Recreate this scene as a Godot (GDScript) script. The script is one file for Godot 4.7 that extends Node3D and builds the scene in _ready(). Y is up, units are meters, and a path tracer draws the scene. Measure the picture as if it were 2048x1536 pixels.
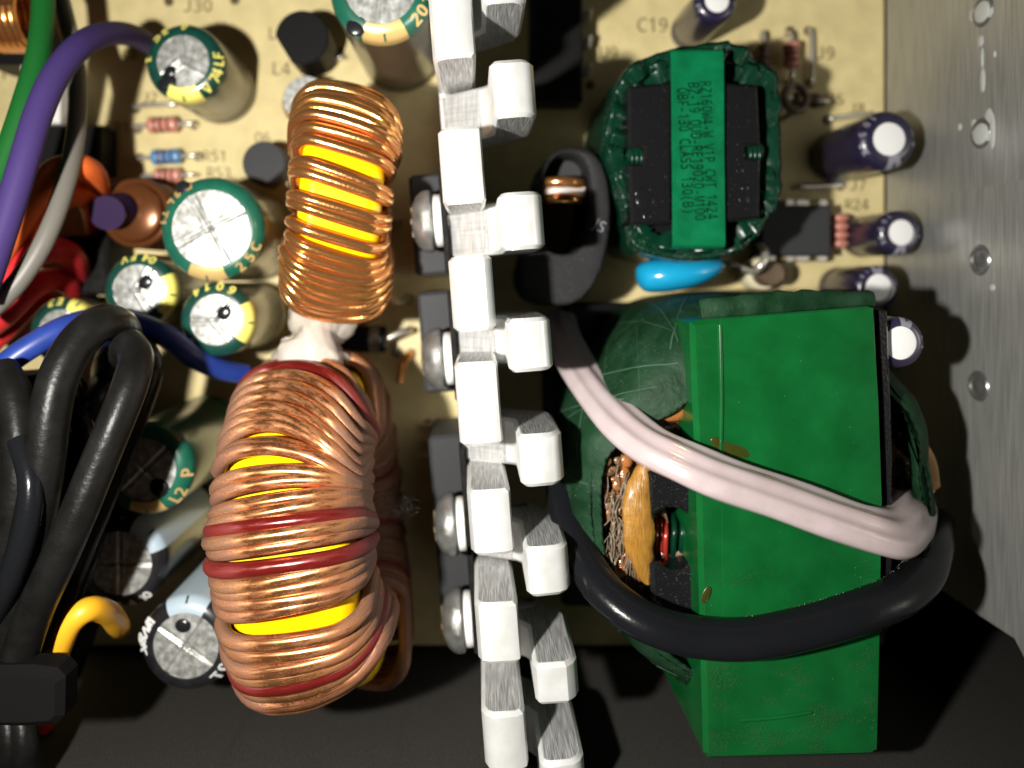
extends Node3D
# A close-up, from straight above, of the inside of a power supply lit by one small flash lamp beside the lens.
# Lengths are worked out in millimetres and stored in metres. x is to the right, z towards the bottom of the picture, y up from the board.

const NADIR_X := 950.0
const NADIR_Y := 560.0
const FOCAL := 1500.0
const LENS_H := 80.0

var M := {}
var names := {}
var rng := RandomNumberGenerator.new()


# ------------------------------------------------------------------ geometry
class Geo:
	var v := PackedVector3Array()
	var n := PackedVector3Array()
	var c := PackedColorArray()
	var t := PackedVector2Array()
	var ix := PackedInt32Array()
	var col := Color.WHITE

	func add(p: Vector3, nn: Vector3, uv := Vector2.ZERO) -> int:
		v.append(p)
		n.append(nn)
		c.append(col)
		t.append(uv)
		return v.size() - 1

	func tri(a: int, b: int, d: int) -> void:
		ix.append(a)
		ix.append(b)
		ix.append(d)

	func quad(a: int, b: int, d: int, e: int) -> void:
		tri(a, b, d)
		tri(a, d, e)

	# rows of points joined into a smooth sheet; wu closes each row, wv joins the last row to the first
	func grid(rows: Array, wu := false, wv := false, cols := []) -> void:
		var rn: int = rows.size()
		var cn: int = rows[0].size()
		var base := v.size()
		for r in rn:
			var row: PackedVector3Array = rows[r]
			var ra: PackedVector3Array = rows[(r + rn - 1) % rn] if (wv or r > 0) else row
			var rb: PackedVector3Array = rows[(r + 1) % rn] if (wv or r < rn - 1) else row
			for k in cn:
				var ka := (k + cn - 1) % cn if (wu or k > 0) else k
				var kb := (k + 1) % cn if (wu or k < cn - 1) else k
				var du := row[kb] - row[ka]
				var dv := rb[k] - ra[k]
				if du.length_squared() < 1e-8:
					var rm: PackedVector3Array = rb if r < rn / 2 else ra
					du = rm[kb] - rm[ka]
				var nn := du.cross(dv)
				nn = nn.normalized() if nn.length_squared() > 1e-14 else Vector3.UP
				if cols.size():
					col = cols[r][k]
				add(row[k], nn, Vector2(float(k) / cn, float(r) / rn))
		for r in (rn if wv else rn - 1):
			for k in (cn if wu else cn - 1):
				var a := base + r * cn + k
				var b := base + r * cn + (k + 1) % cn
				var d := base + ((r + 1) % rn) * cn + (k + 1) % cn
				var e := base + ((r + 1) % rn) * cn + k
				quad(a, b, d, e)

	func fan(ring: PackedVector3Array, nn: Vector3) -> void:
		var mid := Vector3.ZERO
		for p in ring:
			mid += p
		var m := add(mid / ring.size(), nn)
		var first := v.size()
		for p in ring:
			add(p, nn)
		for k in ring.size():
			tri(m, first + k, first + (k + 1) % ring.size())

	# rad: a number, or a Callable(t, angle) -> Vector2 (across, up)
	func tube(path: PackedVector3Array, rad, sides := 10, caps := true, up := Vector3.UP, cols := []) -> void:
		var rows := []
		var cc := []
		var pn := path.size()
		var side := Vector3.ZERO
		for k in pn:
			var tan := (path[mini(k + 1, pn - 1)] - path[maxi(k - 1, 0)]).normalized()
			if k == 0:
				side = tan.cross(up)
				if side.length() < 0.05:
					side = tan.cross(Vector3(0.3, 0.1, 1))
			side = (side - tan * side.dot(tan)).normalized()
			var top := side.cross(tan).normalized()
			var row := PackedVector3Array()
			var cr := []
			for s in sides:
				var a := TAU * s / sides
				var q: Vector2
				if rad is Callable:
					q = rad.call(float(k) / (pn - 1), a)
				else:
					q = Vector2(cos(a), sin(a)) * float(rad)
				row.append(path[k] + side * q.x + top * q.y)
				if cols.size():
					cr.append(cols[k])
			rows.append(row)
			cc.append(cr)
		grid(rows, true, false, cc if cols.size() else [])
		if caps:
			fan(rows[0], (path[0] - path[1]).normalized())
			fan(rows[pn - 1], (path[pn - 1] - path[pn - 2]).normalized())

	# profile of (radius, height) turned round the local y axis of xf; sharp where it bends by more than 40 degrees
	func lathe(profile: Array, xf: Transform3D, segs := 40, a0 := 0.0, a1 := TAU) -> void:
		var pn := profile.size()
		var en := []
		for k in pn - 1:
			var d: Vector2 = profile[k + 1] - profile[k]
			en.append(Vector2(d.y, -d.x).normalized())
		for k in pn - 1:
			var na: Vector2 = en[k]
			var nb: Vector2 = en[k]
			if k > 0 and en[k - 1].dot(en[k]) > 0.76:
				na = (en[k - 1] + en[k]).normalized()
			if k < pn - 2 and en[k + 1].dot(en[k]) > 0.76:
				nb = (en[k + 1] + en[k]).normalized()
			var base := v.size()
			for s in segs + 1:
				var a := a0 + (a1 - a0) * s / segs
				var dir := Vector3(cos(a), 0, sin(a))
				var pa: Vector2 = profile[k]
				var pb: Vector2 = profile[k + 1]
				add(xf * (dir * pa.x + Vector3.UP * pa.y), (xf.basis * (dir * na.x + Vector3.UP * na.y)).normalized())
				add(xf * (dir * pb.x + Vector3.UP * pb.y), (xf.basis * (dir * nb.x + Vector3.UP * nb.y)).normalized())
			for s in segs:
				quad(base + s * 2, base + s * 2 + 1, base + s * 2 + 3, base + s * 2 + 2)

	func inset(poly: PackedVector2Array, b: float) -> PackedVector2Array:
		if b == 0.0:
			return poly
		var out := PackedVector2Array()
		var area := 0.0
		var pn := poly.size()
		for k in pn:
			area += poly[k].cross(poly[(k + 1) % pn])
		var s := signf(area)
		for k in pn:
			var e0 := (poly[k] - poly[(k + pn - 1) % pn]).normalized()
			var e1 := (poly[(k + 1) % pn] - poly[k]).normalized()
			var n0 := Vector2(-e0.y, e0.x) * s
			var n1 := Vector2(-e1.y, e1.x) * s
			var m := (n0 + n1)
			m = m / maxf(0.5, 1.0 + n0.dot(n1))
			out.append(poly[k] + m * b)
		return out

	# a polygon drawn in the local xy plane, pushed along local z by d, edges chamfered by b
	func prism(poly: PackedVector2Array, d: float, xf: Transform3D, b := 0.0) -> void:
		var layers := [[poly, 0.0], [poly, d]] if b == 0.0 else [[inset(poly, b), 0.0], [poly, b], [poly, d - b], [inset(poly, b), d]]
		var pn := poly.size()
		var area := 0.0
		for k in pn:
			area += poly[k].cross(poly[(k + 1) % pn])
		var s := signf(area)
		var en := []
		for k in pn:
			var e := (poly[(k + 1) % pn] - poly[k]).normalized()
			en.append(Vector2(e.y, -e.x) * s)
		for l in layers.size() - 1:
			var tilt := 0.0
			if b > 0.0:
				tilt = [-1.0, 0.0, 1.0][l]
			for k in pn:
				var k2 := (k + 1) % pn
				var na: Vector2 = en[k]
				var nb: Vector2 = en[k]
				if en[(k + pn - 1) % pn].dot(en[k]) > 0.76:
					na = (en[(k + pn - 1) % pn] + en[k]).normalized()
				if en[k2].dot(en[k]) > 0.76:
					nb = (en[k2] + en[k]).normalized()
				var wa := (xf.basis * Vector3(na.x, na.y, tilt)).normalized()
				var wb := (xf.basis * Vector3(nb.x, nb.y, tilt)).normalized()
				var p0: PackedVector2Array = layers[l][0]
				var p1: PackedVector2Array = layers[l + 1][0]
				var z0: float = layers[l][1]
				var z1: float = layers[l + 1][1]
				quad(add(xf * Vector3(p0[k].x, p0[k].y, z0), wa), add(xf * Vector3(p0[k2].x, p0[k2].y, z0), wb),
					add(xf * Vector3(p1[k2].x, p1[k2].y, z1), wb), add(xf * Vector3(p1[k].x, p1[k].y, z1), wa))
		for e in [[0, -1.0], [layers.size() - 1, 1.0]]:
			var p: PackedVector2Array = layers[e[0]][0]
			var z: float = layers[e[0]][1]
			var tr := Geometry2D.triangulate_polygon(p)
			var base := v.size()
			for q in p:
				add(xf * Vector3(q.x, q.y, z), (xf.basis.z * float(e[1])).normalized())
			for k in tr.size() / 3:
				tri(base + tr[k * 3], base + tr[k * 3 + 1], base + tr[k * 3 + 2])

	func box(mid: Vector3, size: Vector3, basis := Basis.IDENTITY, b := 0.12) -> void:
		var x := size.x / 2
		var y := size.y / 2
		var poly := PackedVector2Array([Vector2(-x + b, -y), Vector2(x - b, -y), Vector2(x, -y + b), Vector2(x, y - b), Vector2(x - b, y), Vector2(-x + b, y), Vector2(-x, y - b), Vector2(-x, -y + b)])
		prism(poly, size.z, Transform3D(basis, mid - basis.z * size.z / 2), b)

	func ball(mid: Vector3, r: Vector3, basis := Basis.IDENTITY, segs := 14) -> void:
		var rows := []
		for k in segs / 2 + 1:
			var a := PI * k / (segs / 2)
			var row := PackedVector3Array()
			for s in segs:
				var b := TAU * s / segs
				row.append(mid + basis * Vector3(r.x * sin(a) * cos(b), r.y * cos(a), r.z * sin(a) * sin(b)))
			rows.append(row)
		grid(rows, true)

	func text(s: String, xf: Transform3D, height: float, bold := false, mono := true) -> void:
		var tm := TextMesh.new()
		var f := SystemFont.new()
		f.font_names = PackedStringArray(["Droid Sans Mono" if mono else "Droid Sans"])
		if bold:
			f.font_weight = 700
		tm.font = f
		tm.text = s
		tm.font_size = 32
		tm.pixel_size = 1.0 / 32.0
		tm.depth = 0.04
		tm.curve_step = 1.0
		var arr := tm.get_mesh_arrays()
		var vs: PackedVector3Array = arr[Mesh.ARRAY_VERTEX]
		var ns: PackedVector3Array = arr[Mesh.ARRAY_NORMAL]
		var id = arr[Mesh.ARRAY_INDEX]
		var base := v.size()
		for k in vs.size():
			add(xf * (vs[k] * height / 0.72), (xf.basis * ns[k]).normalized())
		if id != null and id.size():
			for k in id:
				ix.append(base + k)
		else:
			for k in vs.size():
				ix.append(base + k)

	func mesh(origin: Vector3) -> ArrayMesh:
		for k in ix.size() / 3:
			var a := ix[k * 3]
			var b := ix[k * 3 + 1]
			var d := ix[k * 3 + 2]
			if (v[d] - v[a]).cross(v[b] - v[a]).dot(n[a] + n[b] + n[d]) < 0.0:
				ix[k * 3 + 1] = d
				ix[k * 3 + 2] = b
		var out := PackedVector3Array()
		out.resize(v.size())
		for k in v.size():
			out[k] = v[k] * 0.001 - origin
		var arr := []
		arr.resize(Mesh.ARRAY_MAX)
		arr[Mesh.ARRAY_VERTEX] = out
		arr[Mesh.ARRAY_NORMAL] = n
		arr[Mesh.ARRAY_COLOR] = c
		arr[Mesh.ARRAY_TEX_UV] = t
		arr[Mesh.ARRAY_INDEX] = ix
		var m := ArrayMesh.new()
		m.add_surface_from_arrays(Mesh.PRIMITIVE_TRIANGLES, arr)
		return m


func at(px: float, py: float, h: float) -> Vector3:
	var z := LENS_H - h
	return Vector3((px - NADIR_X) * z / FOCAL, h, (py - NADIR_Y) * z / FOCAL)


func mm(n: float, h: float) -> float:
	return n * (LENS_H - h) / FOCAL


func spline(pts: Array, per := 7) -> PackedVector3Array:
	var out := PackedVector3Array()
	var pn := pts.size()
	for k in pn - 1:
		var a: Vector3 = pts[maxi(k - 1, 0)]
		var b: Vector3 = pts[k]
		var d: Vector3 = pts[k + 1]
		var e: Vector3 = pts[mini(k + 2, pn - 1)]
		for s in per:
			out.append(b.cubic_interpolate(d, a, e, float(s) / per))
	out.append(pts[pn - 1])
	return out


func route(list: Array, per := 7) -> PackedVector3Array:   # [[px, py, height], ...]
	var pts := []
	for q in list:
		pts.append(at(q[0], q[1], q[2]))
	return spline(pts, per)


func slab(g: Geo, pts: Array, top: float, bottom: float, b := 0.15) -> void:   # outline in picture places at its top height
	var poly := PackedVector2Array()
	for q in pts:
		var p := at(q[0], q[1], top)
		poly.append(Vector2(p.x, p.z))
	g.prism(poly, top - bottom, Transform3D(Basis(Vector3.RIGHT, Vector3.BACK, Vector3.UP), Vector3(0, bottom, 0)), b)


func rect(x0: float, y0: float, x1: float, y1: float) -> Array:
	return [[x0, y0], [x1, y0], [x1, y1], [x0, y1]]


func disc(g: Geo, mid: Vector3, r: float, thick: float) -> void:
	g.lathe([Vector2(r, 0), Vector2(r, thick * 0.6), Vector2(r * 0.93, thick), Vector2(0.001, thick)], Transform3D(Basis.IDENTITY, mid), 18)


# ------------------------------------------------------------------ nodes
func numbered(parent: Node, called: String) -> String:
	var key := str(parent.get_instance_id()) + called
	var k: int = names.get(key, 0)
	names[key] = k + 1
	return called if k == 0 else "%s_%03d" % [called, k]


func origin_of(n: Node) -> Vector3:
	var o := Vector3.ZERO
	while n != self:
		o += (n as Node3D).position
		n = n.get_parent()
	return o


func tag(o: Node, label: String, category: String, group := "") -> void:
	o.set_meta("label", label)
	o.set_meta("category", category)
	if group != "":
		o.set_meta("group", group)


func thing(called: String, label: String, category: String, base: Vector3, group := "") -> Node3D:
	var o := Node3D.new()
	o.name = numbered(self, called)
	add_child(o)
	o.position = base * 0.001
	tag(o, label, category, group)
	return o


func part(g: Geo, called: String, m: Material, parent: Node, label := "") -> MeshInstance3D:
	var o := MeshInstance3D.new()
	o.name = numbered(parent, called)
	o.mesh = g.mesh(origin_of(parent))
	o.material_override = m
	parent.add_child(o)
	if label != "":
		o.set_meta("label", label)
	return o


func solo(g: Geo, called: String, label: String, category: String, m: Material, group := "") -> MeshInstance3D:
	var lo := Vector3.INF
	var hi := -Vector3.INF
	for p in g.v:
		lo = lo.min(p)
		hi = hi.max(p)
	var base := Vector3((lo.x + hi.x) / 2, lo.y, (lo.z + hi.z) / 2) * 0.001
	var o := MeshInstance3D.new()
	o.name = numbered(self, called)
	o.mesh = g.mesh(base)
	o.material_override = m
	o.position = base
	add_child(o)
	tag(o, label, category, group)
	return o


func structure(g: Geo, called: String, label: String, m: Material) -> MeshInstance3D:
	var o := part(g, called, m, self, label)
	o.set_meta("kind", "structure")
	o.set_meta("category", called.replace("_", " "))
	return o


# grains of dust lying on the faces of g that pass the test
func dust(g: Geo, parent: Node, count: int, size: float, m: Material, test: Callable, called := "dust") -> void:
	var pts := []
	var tn := g.ix.size() / 3
	var tries := 0
	var areas := PackedFloat32Array()
	var total := 0.0
	for k in tn:
		total += (g.v[g.ix[k * 3 + 1]] - g.v[g.ix[k * 3]]).cross(g.v[g.ix[k * 3 + 2]] - g.v[g.ix[k * 3]]).length()
		areas.append(total)
	while pts.size() < count and tries < count * 12:
		tries += 1
		var k := mini(areas.bsearch(rng.randf() * total), tn - 1)
		var a := rng.randf()
		var b := rng.randf()
		if a + b > 1.0:
			a = 1.0 - a
			b = 1.0 - b
		var p := g.v[g.ix[k * 3]] * (1 - a - b) + g.v[g.ix[k * 3 + 1]] * a + g.v[g.ix[k * 3 + 2]] * b
		if test.call(p, g.n[g.ix[k * 3]]):
			pts.append(p)
	if pts.is_empty():
		return
	var mmesh := MultiMesh.new()
	mmesh.transform_format = MultiMesh.TRANSFORM_3D
	var og := Geo.new()
	og.ball(Vector3.ZERO, Vector3(1, 0.7, 1.2), Basis.IDENTITY, 6)
	mmesh.mesh = og.mesh(Vector3.ZERO)
	mmesh.instance_count = pts.size()
	var o := origin_of(parent)
	for k in pts.size():
		var s := size * (0.4 + 1.1 * pow(rng.randf(), 3.0))
		var bs := Basis(Vector3(rng.randf() - 0.5, rng.randf() - 0.5, rng.randf() - 0.5).normalized(), rng.randf() * TAU).scaled(Vector3(s, s, s))
		mmesh.set_instance_transform(k, Transform3D(bs, pts[k] * 0.001 - o))
	var mi := MultiMeshInstance3D.new()
	mi.name = numbered(parent, called)
	mi.multimesh = mmesh
	mi.material_override = m
	mi.set_meta("kind", "stuff")
	parent.add_child(mi)


# ------------------------------------------------------------------ materials
func noise_image(freq: float, oct: int, seed_: int, size := 512, kind := FastNoiseLite.TYPE_SIMPLEX_SMOOTH) -> Image:
	var f := FastNoiseLite.new()
	f.seed = seed_
	f.noise_type = kind
	f.frequency = freq
	f.fractal_octaves = oct
	return f.get_seamless_image(size, size)


func ramp(img: Image, lo: Color, hi: Color, power := 1.0, cut := 0.0) -> ImageTexture:
	var w := img.get_width()
	var out := Image.create(w, w, false, Image.FORMAT_RGB8)
	for y in w:
		for x in w:
			var k := clampf((img.get_pixel(x, y).r - cut) / (1.0 - cut), 0, 1)
			out.set_pixel(x, y, lo.lerp(hi, pow(k, power)))
	return ImageTexture.create_from_image(out)


func streaks(seed_: int, lo: float, hi: float, turned := false) -> ImageTexture:
	var f := FastNoiseLite.new()
	f.seed = seed_
	f.frequency = 0.35
	f.fractal_octaves = 3
	var out := Image.create(512, 512, false, Image.FORMAT_RGB8)
	for y in 512:
		for x in 512:
			var k := lerpf(lo, hi, clampf(0.5 + 0.8 * (f.get_noise_2d(x * 0.025, y * 1.0) if not turned else f.get_noise_2d(x * 1.0, y * 0.025)), 0, 1))
			out.set_pixel(x, y, Color(k, k, k))
	return ImageTexture.create_from_image(out)


func mat(c: Color, rough := 0.5, metal := 0.0, opt := {}) -> StandardMaterial3D:
	var m := StandardMaterial3D.new()
	m.albedo_color = c.linear_to_srgb()
	m.vertex_color_use_as_albedo = true
	m.roughness = rough
	m.metallic = metal
	m.metallic_specular = opt.get("spec", 0.5)
	if opt.has("albedo") or opt.has("bump") or opt.has("rough"):
		m.uv1_triplanar = true
		m.uv1_scale = Vector3.ONE * float(opt.get("scale", 100.0))
	if opt.has("albedo"):
		m.albedo_texture = opt.albedo
	if opt.has("rough"):
		m.roughness_texture = opt.rough
	if opt.has("bump"):
		m.heightmap_enabled = true
		m.heightmap_texture = opt.bump
		m.heightmap_scale = opt.get("relief", 0.004)
	if opt.has("coat"):
		m.clearcoat_enabled = true
		m.clearcoat = opt.coat
		m.clearcoat_roughness = opt.get("coat_rough", 0.15)
	if opt.has("sss"):
		m.subsurf_scatter_enabled = true
		m.subsurf_scatter_strength = opt.sss
	if opt.has("back"):
		m.backlight_enabled = true
		m.backlight = opt.back
	if opt.has("alpha"):
		m.transparency = BaseMaterial3D.TRANSPARENCY_ALPHA
		m.albedo_color.a = opt.alpha
	m.cull_mode = BaseMaterial3D.CULL_DISABLED
	return m


func make_materials() -> void:
	var soft := noise_image(0.012, 4, 3)
	var fine := noise_image(0.06, 4, 8)
	var grain := noise_image(0.2, 2, 11)
	var t_soft := ramp(soft, Color(0.80, 0.79, 0.76), Color(1, 1, 1))
	var t_board := ramp(soft, Color(0.90, 0.90, 0.88), Color(1, 1, 1))
	var t_strong := ramp(soft, Color(0.55, 0.54, 0.5), Color(1, 1, 1))
	var t_fine := ramp(fine, Color(0.3, 0.3, 0.3), Color(1, 1, 1))
	var t_speck := ramp(grain, Color(0.55, 0.55, 0.55), Color(1, 1, 1), 1.0, 0.45)
	var t_dirt := ramp(fine, Color(1, 1, 1), Color(0.55, 0.5, 0.42), 1.3, 0.35)
	var t_grime := ramp(noise_image(0.018, 5, 77), Color(0.45, 0.62, 0.50), Color(1, 1, 1), 1.0, 0.25)
	var t_line := streaks(5, 0.62, 1.0)
	var t_plate := streaks(17, 0.80, 1.0)
	var t_line2 := streaks(9, 0.55, 1.0, true)
	M.board = mat(Color(0.74, 0.62, 0.325), 0.42, 0, {"albedo": t_board, "scale": 45.0, "spec": 0.35})
	M.ink = mat(Color(0.13, 0.09, 0.035), 0.6)
	M.hole = mat(Color(0.10, 0.07, 0.03), 0.5)
	M.wall = mat(Color(0.12, 0.113, 0.104), 0.8, 0, {"albedo": t_speck, "bump": t_speck, "scale": 70.0, "relief": 0.004, "spec": 0.15})
	M.floor = mat(Color(0.02, 0.02, 0.02), 0.7)
	M.copper = mat(Color(0.78, 0.35, 0.115), 0.29, 0.88, {"rough": t_fine, "bump": t_fine, "scale": 130.0, "relief": 0.0012, "spec": 0.6})
	var dusty := noise_image(0.02, 5, 31)
	var img_c := Image.create(256, 512, false, Image.FORMAT_RGB8)
	var img_m := Image.create(256, 512, false, Image.FORMAT_RGB8)
	var img_r := Image.create(256, 512, false, Image.FORMAT_RGB8)
	for y in 512:
		var along := absf(y / 512.0 - 0.505)   # dust has settled on both shoulders of the ring, the top was wiped
		for x in 256:
			var k := clampf(smoothstep(0.06, 0.20, along) * 1.1 + (dusty.get_pixel(x, y).r - 0.5) * 1.9 + (grain.get_pixel(x, y).r - 0.5) * 1.5, 0.0, 1.0)
			img_c.set_pixel(x, y, Color(1, 1, 1).lerp(Color(0.52, 0.555, 0.66), k))
			img_m.set_pixel(x, y, Color(1, 1, 1) * (1.0 - k))
			var q := 0.17 + 0.5 * clampf(smoothstep(0.05, 0.18, along) * 1.1 + (dusty.get_pixel(x, y).r - 0.5) * 1.2, 0.0, 1.0)
			img_r.set_pixel(x, y, Color(q, q, q))
	M.copper_dusty = mat(Color(0.72, 0.30, 0.12), 1.0, 0.92, {"spec": 0.5})
	M.copper_dusty.albedo_texture = ImageTexture.create_from_image(img_c)
	M.copper_dusty.metallic_texture = ImageTexture.create_from_image(img_m)
	M.copper_dusty.roughness_texture = ImageTexture.create_from_image(img_r)
	M.red_dusty = mat(Color(0.135, 0.010, 0.008), 1.0, 0.35, {"spec": 0.5})
	M.red_dusty.metallic_texture = M.copper_dusty.metallic_texture
	M.red_dusty.roughness_texture = M.copper_dusty.roughness_texture
	M.red = mat(Color(0.50, 0.045, 0.03), 0.30, 0.35, {"rough": t_fine, "scale": 130.0, "spec": 0.7})
	M.yellow = mat(Color(0.95, 0.62, 0.003), 0.27, 0, {"spec": 0.5})
	M.aluminium = mat(Color(0.93, 0.94, 0.95), 0.40, 0.42, {"albedo": t_board, "rough": t_soft, "scale": 60.0})
	M.sawn = mat(Color(0.86, 0.86, 0.86), 0.36, 0.38, {"albedo": t_line2, "bump": t_line2, "scale": 55.0, "relief": 0.008})
	M.plate = mat(Color(0.46, 0.46, 0.44), 0.36, 0.55, {"albedo": t_plate, "scale": 26.0})
	M.paste = mat(Color(0.40, 0.41, 0.39), 0.45, 0, {"spec": 0.5})
	M.steel = mat(Color(0.48, 0.49, 0.50), 0.26, 0.65, {"bump": t_speck, "albedo": t_strong, "scale": 90.0, "relief": 0.010})
	M.lead = mat(Color(0.70, 0.66, 0.58), 0.30, 0.75)
	M.bushing = mat(Color(0.86, 0.85, 0.82), 0.4)
	M.black = mat(Color(0.010, 0.010, 0.010), 0.45, 0, {"bump": t_fine, "scale": 120.0, "relief": 0.002, "spec": 0.22})
	M.matt_black = mat(Color(0.018, 0.0175, 0.017), 0.6, 0, {"bump": t_speck, "albedo": t_strong, "scale": 110.0, "relief": 0.003, "spec": 0.2})
	M.grey = mat(Color(0.040, 0.041, 0.044), 0.5, 0, {"bump": t_fine, "scale": 120.0, "relief": 0.002, "spec": 0.25})
	M.rubber = mat(Color(0.022, 0.022, 0.023), 0.6, 0, {"bump": t_speck, "scale": 110.0, "relief": 0.004, "spec": 0.25})
	M.dimple_shade = mat(Color(0.22, 0.22, 0.21), 0.3, 0.7)  # darker than the plate: shade of a recess painted into the stud colour
	M.ferrite = mat(Color(0.009, 0.009, 0.010), 0.22, 0, {"bump": t_fine, "rough": t_fine, "scale": 90.0, "relief": 0.004, "spec": 0.4})
	M.can = mat(Color(0.80, 0.82, 0.83), 0.36, 0.55, {"albedo": t_strong, "bump": t_fine, "scale": 170.0, "relief": 0.0015})
	M.sleeve_green = mat(Color(0.012, 0.125, 0.082), 0.30, 0, {"coat": 0.4, "albedo": t_soft, "scale": 90.0})
	M.sleeve_dark = mat(Color(0.008, 0.062, 0.048), 0.30, 0, {"coat": 0.4, "albedo": t_soft, "scale": 90.0})
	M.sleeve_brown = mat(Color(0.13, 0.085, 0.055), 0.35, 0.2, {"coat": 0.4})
	M.sleeve_black = mat(Color(0.020, 0.020, 0.024), 0.30, 0, {"coat": 0.5, "albedo": t_strong, "scale": 90.0})
	M.sleeve_navy = mat(Color(0.022, 0.017, 0.050), 0.30, 0, {"coat": 0.5, "albedo": t_soft, "scale": 90.0})
	M.sleeve_violet = mat(Color(0.028, 0.015, 0.050), 0.55, 0, {"spec": 0.15})
	M.gold = mat(Color(0.72, 0.50, 0.20), 0.30, 0.35)
	M.lemon = mat(Color(0.78, 0.70, 0.16), 0.35)
	M.pale_blue = mat(Color(0.38, 0.47, 0.54), 0.35, 0, {"coat": 0.3})
	M.white = mat(Color(0.80, 0.80, 0.80), 0.45)
	M.print_grey = mat(Color(0.22, 0.22, 0.26), 0.5)
	M.sleeve_reflection = mat(Color(0.15, 0.13, 0.075), 0.32, 0, {"coat": 0.4, "albedo": t_soft, "scale": 90.0})  # green sleeve side with board reflection and flash glare painted in as olive
	M.print_green = mat(Color(0.0, 0.012, 0.008), 0.6, 0, {"spec": 0.2})
	M.marker = mat(Color(0.012, 0.012, 0.014), 0.22)
	M.tape = mat(Color(0.005, 0.112, 0.025), 0.24, 0, {"albedo": t_soft, "rough": t_soft, "bump": t_soft, "scale": 32.0, "relief": 0.012, "coat": 0.2, "spec": 0.4})
	M.tape_band = mat(Color(0.003, 0.17, 0.065), 0.26, 0, {"albedo": t_soft, "scale": 70.0, "coat": 0.3})
	M.tape_dusty = mat(Color(0.024, 0.066, 0.036), 0.55, 0, {"albedo": t_grime, "bump": t_fine, "scale": 38.0, "relief": 0.010, "spec": 0.25, "back": Color(0.01, 0.07, 0.03)})
	M.tape_edge = mat(Color(0.038, 0.085, 0.052), 0.45, 0, {"spec": 0.3})
	M.tape_deep = mat(Color(0.003, 0.036, 0.018), 0.24, 0, {"albedo": t_soft, "bump": t_soft, "scale": 80.0, "relief": 0.006, "spec": 0.4, "back": Color(0.005, 0.06, 0.025)})
	M.varnish = mat(Color(0.20, 0.11, 0.055), 0.2, 0, {"albedo": t_dirt, "bump": t_fine, "scale": 110.0, "relief": 0.02, "coat": 0.6})
	M.stain = mat(Color(0.045, 0.05, 0.006), 0.3, 0, {"alpha": 0.65})
	M.amber = mat(Color(0.55, 0.21, 0.06), 0.18, 0.1, {"albedo": t_strong, "bump": t_fine, "scale": 120.0, "relief": 0.008, "coat": 0.8})
	M.yarn = mat(Color(0.62, 0.30, 0.05), 0.35, 0, {"albedo": t_line2, "bump": t_line2, "scale": 120.0, "relief": 0.01, "coat": 0.4})
	M.wire_black = mat(Color(0.007, 0.0075, 0.009), 0.22, 0, {"bump": t_fine, "scale": 60.0, "relief": 0.002, "spec": 0.3})
	M.wire_dusty = mat(Color(0.013, 0.013, 0.013), 0.36, 0, {"albedo": t_strong, "bump": t_fine, "scale": 60.0, "relief": 0.003, "spec": 0.3})
	M.wire_pink = mat(Color(0.66, 0.55, 0.58), 0.28, 0, {"coat": 0.5, "coat_rough": 0.18, "albedo": t_board, "scale": 60.0, "alpha": 0.76})
	M.wire_purple = mat(Color(0.052, 0.032, 0.135), 0.6, 0, {"spec": 0.25})
	M.wire_green = mat(Color(0.010, 0.11, 0.020), 0.5, 0, {"spec": 0.3})
	M.wire_grey = mat(Color(0.17, 0.16, 0.14), 0.45)
	M.wire_orange = mat(Color(0.85, 0.16, 0.035), 0.5, 0, {"spec": 0.3})
	M.wire_red = mat(Color(0.62, 0.03, 0.035), 0.5, 0, {"spec": 0.3})
	M.wire_blue = mat(Color(0.025, 0.06, 0.35), 0.38, 0, {"albedo": t_soft, "scale": 60.0})
	M.wire_yellow = mat(Color(0.85, 0.42, 0.02), 0.42)
	M.glue = mat(Color(0.52, 0.465, 0.41), 0.28, 0, {"bump": t_soft, "scale": 120.0, "relief": 0.01, "coat": 0.4, "back": Color(0.2, 0.17, 0.14)})
	M.blue_ceramic = mat(Color(0.01, 0.31, 0.56), 0.2, 0, {"coat": 0.6})
	M.resistor_pink = mat(Color(0.58, 0.24, 0.18), 0.3, 0, {"coat": 0.4})
	M.resistor_blue = mat(Color(0.08, 0.24, 0.45), 0.3, 0, {"coat": 0.4})
	M.band_dark = mat(Color(0.12, 0.03, 0.02), 0.35)
	M.cream = mat(Color(0.72, 0.66, 0.45), 0.4)
	M.resin_thread = mat(Color(0.20, 0.155, 0.11), 0.35)
	M.dust = mat(Color(0.52, 0.45, 0.37), 0.9)
	M.dust_olive = mat(Color(0.05, 0.105, 0.045), 0.9, 0, {"spec": 0.1})
	M.clamp = mat(Color(0.007, 0.007, 0.007), 0.7, 0, {"spec": 0.12})
	M.dust_brown = mat(Color(0.24, 0.13, 0.085), 0.9)
	M.dust_grey = mat(Color(0.22, 0.23, 0.21), 0.95, 0, {"spec": 0.1})
	M.lint = mat(Color(0.12, 0.10, 0.09), 0.8)
	M.rod_copper = mat(Color(0.16, 0.055, 0.018), 0.2, 0.5)


# ------------------------------------------------------------------ builders
func letters_round(g: Geo, list: Array, mid: Vector3, rm: float, hm: float, size: float, lean := 0.72) -> void:
	for q in list:   # [text, degrees clockwise from the right, (turn)]
		var a := deg_to_rad(float(q[1]))
		var out := Vector3(cos(a), 0, sin(a))
		var up := (-out * cos(lean) + Vector3.UP * sin(lean)).normalized()
		var nn := (out * sin(lean) + Vector3.UP * cos(lean)).normalized()
		var b := Basis(up.cross(nn), up, nn)
		g.text(q[0], Transform3D(b, mid + out * rm + Vector3.UP * hm), size, true, false)


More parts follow.
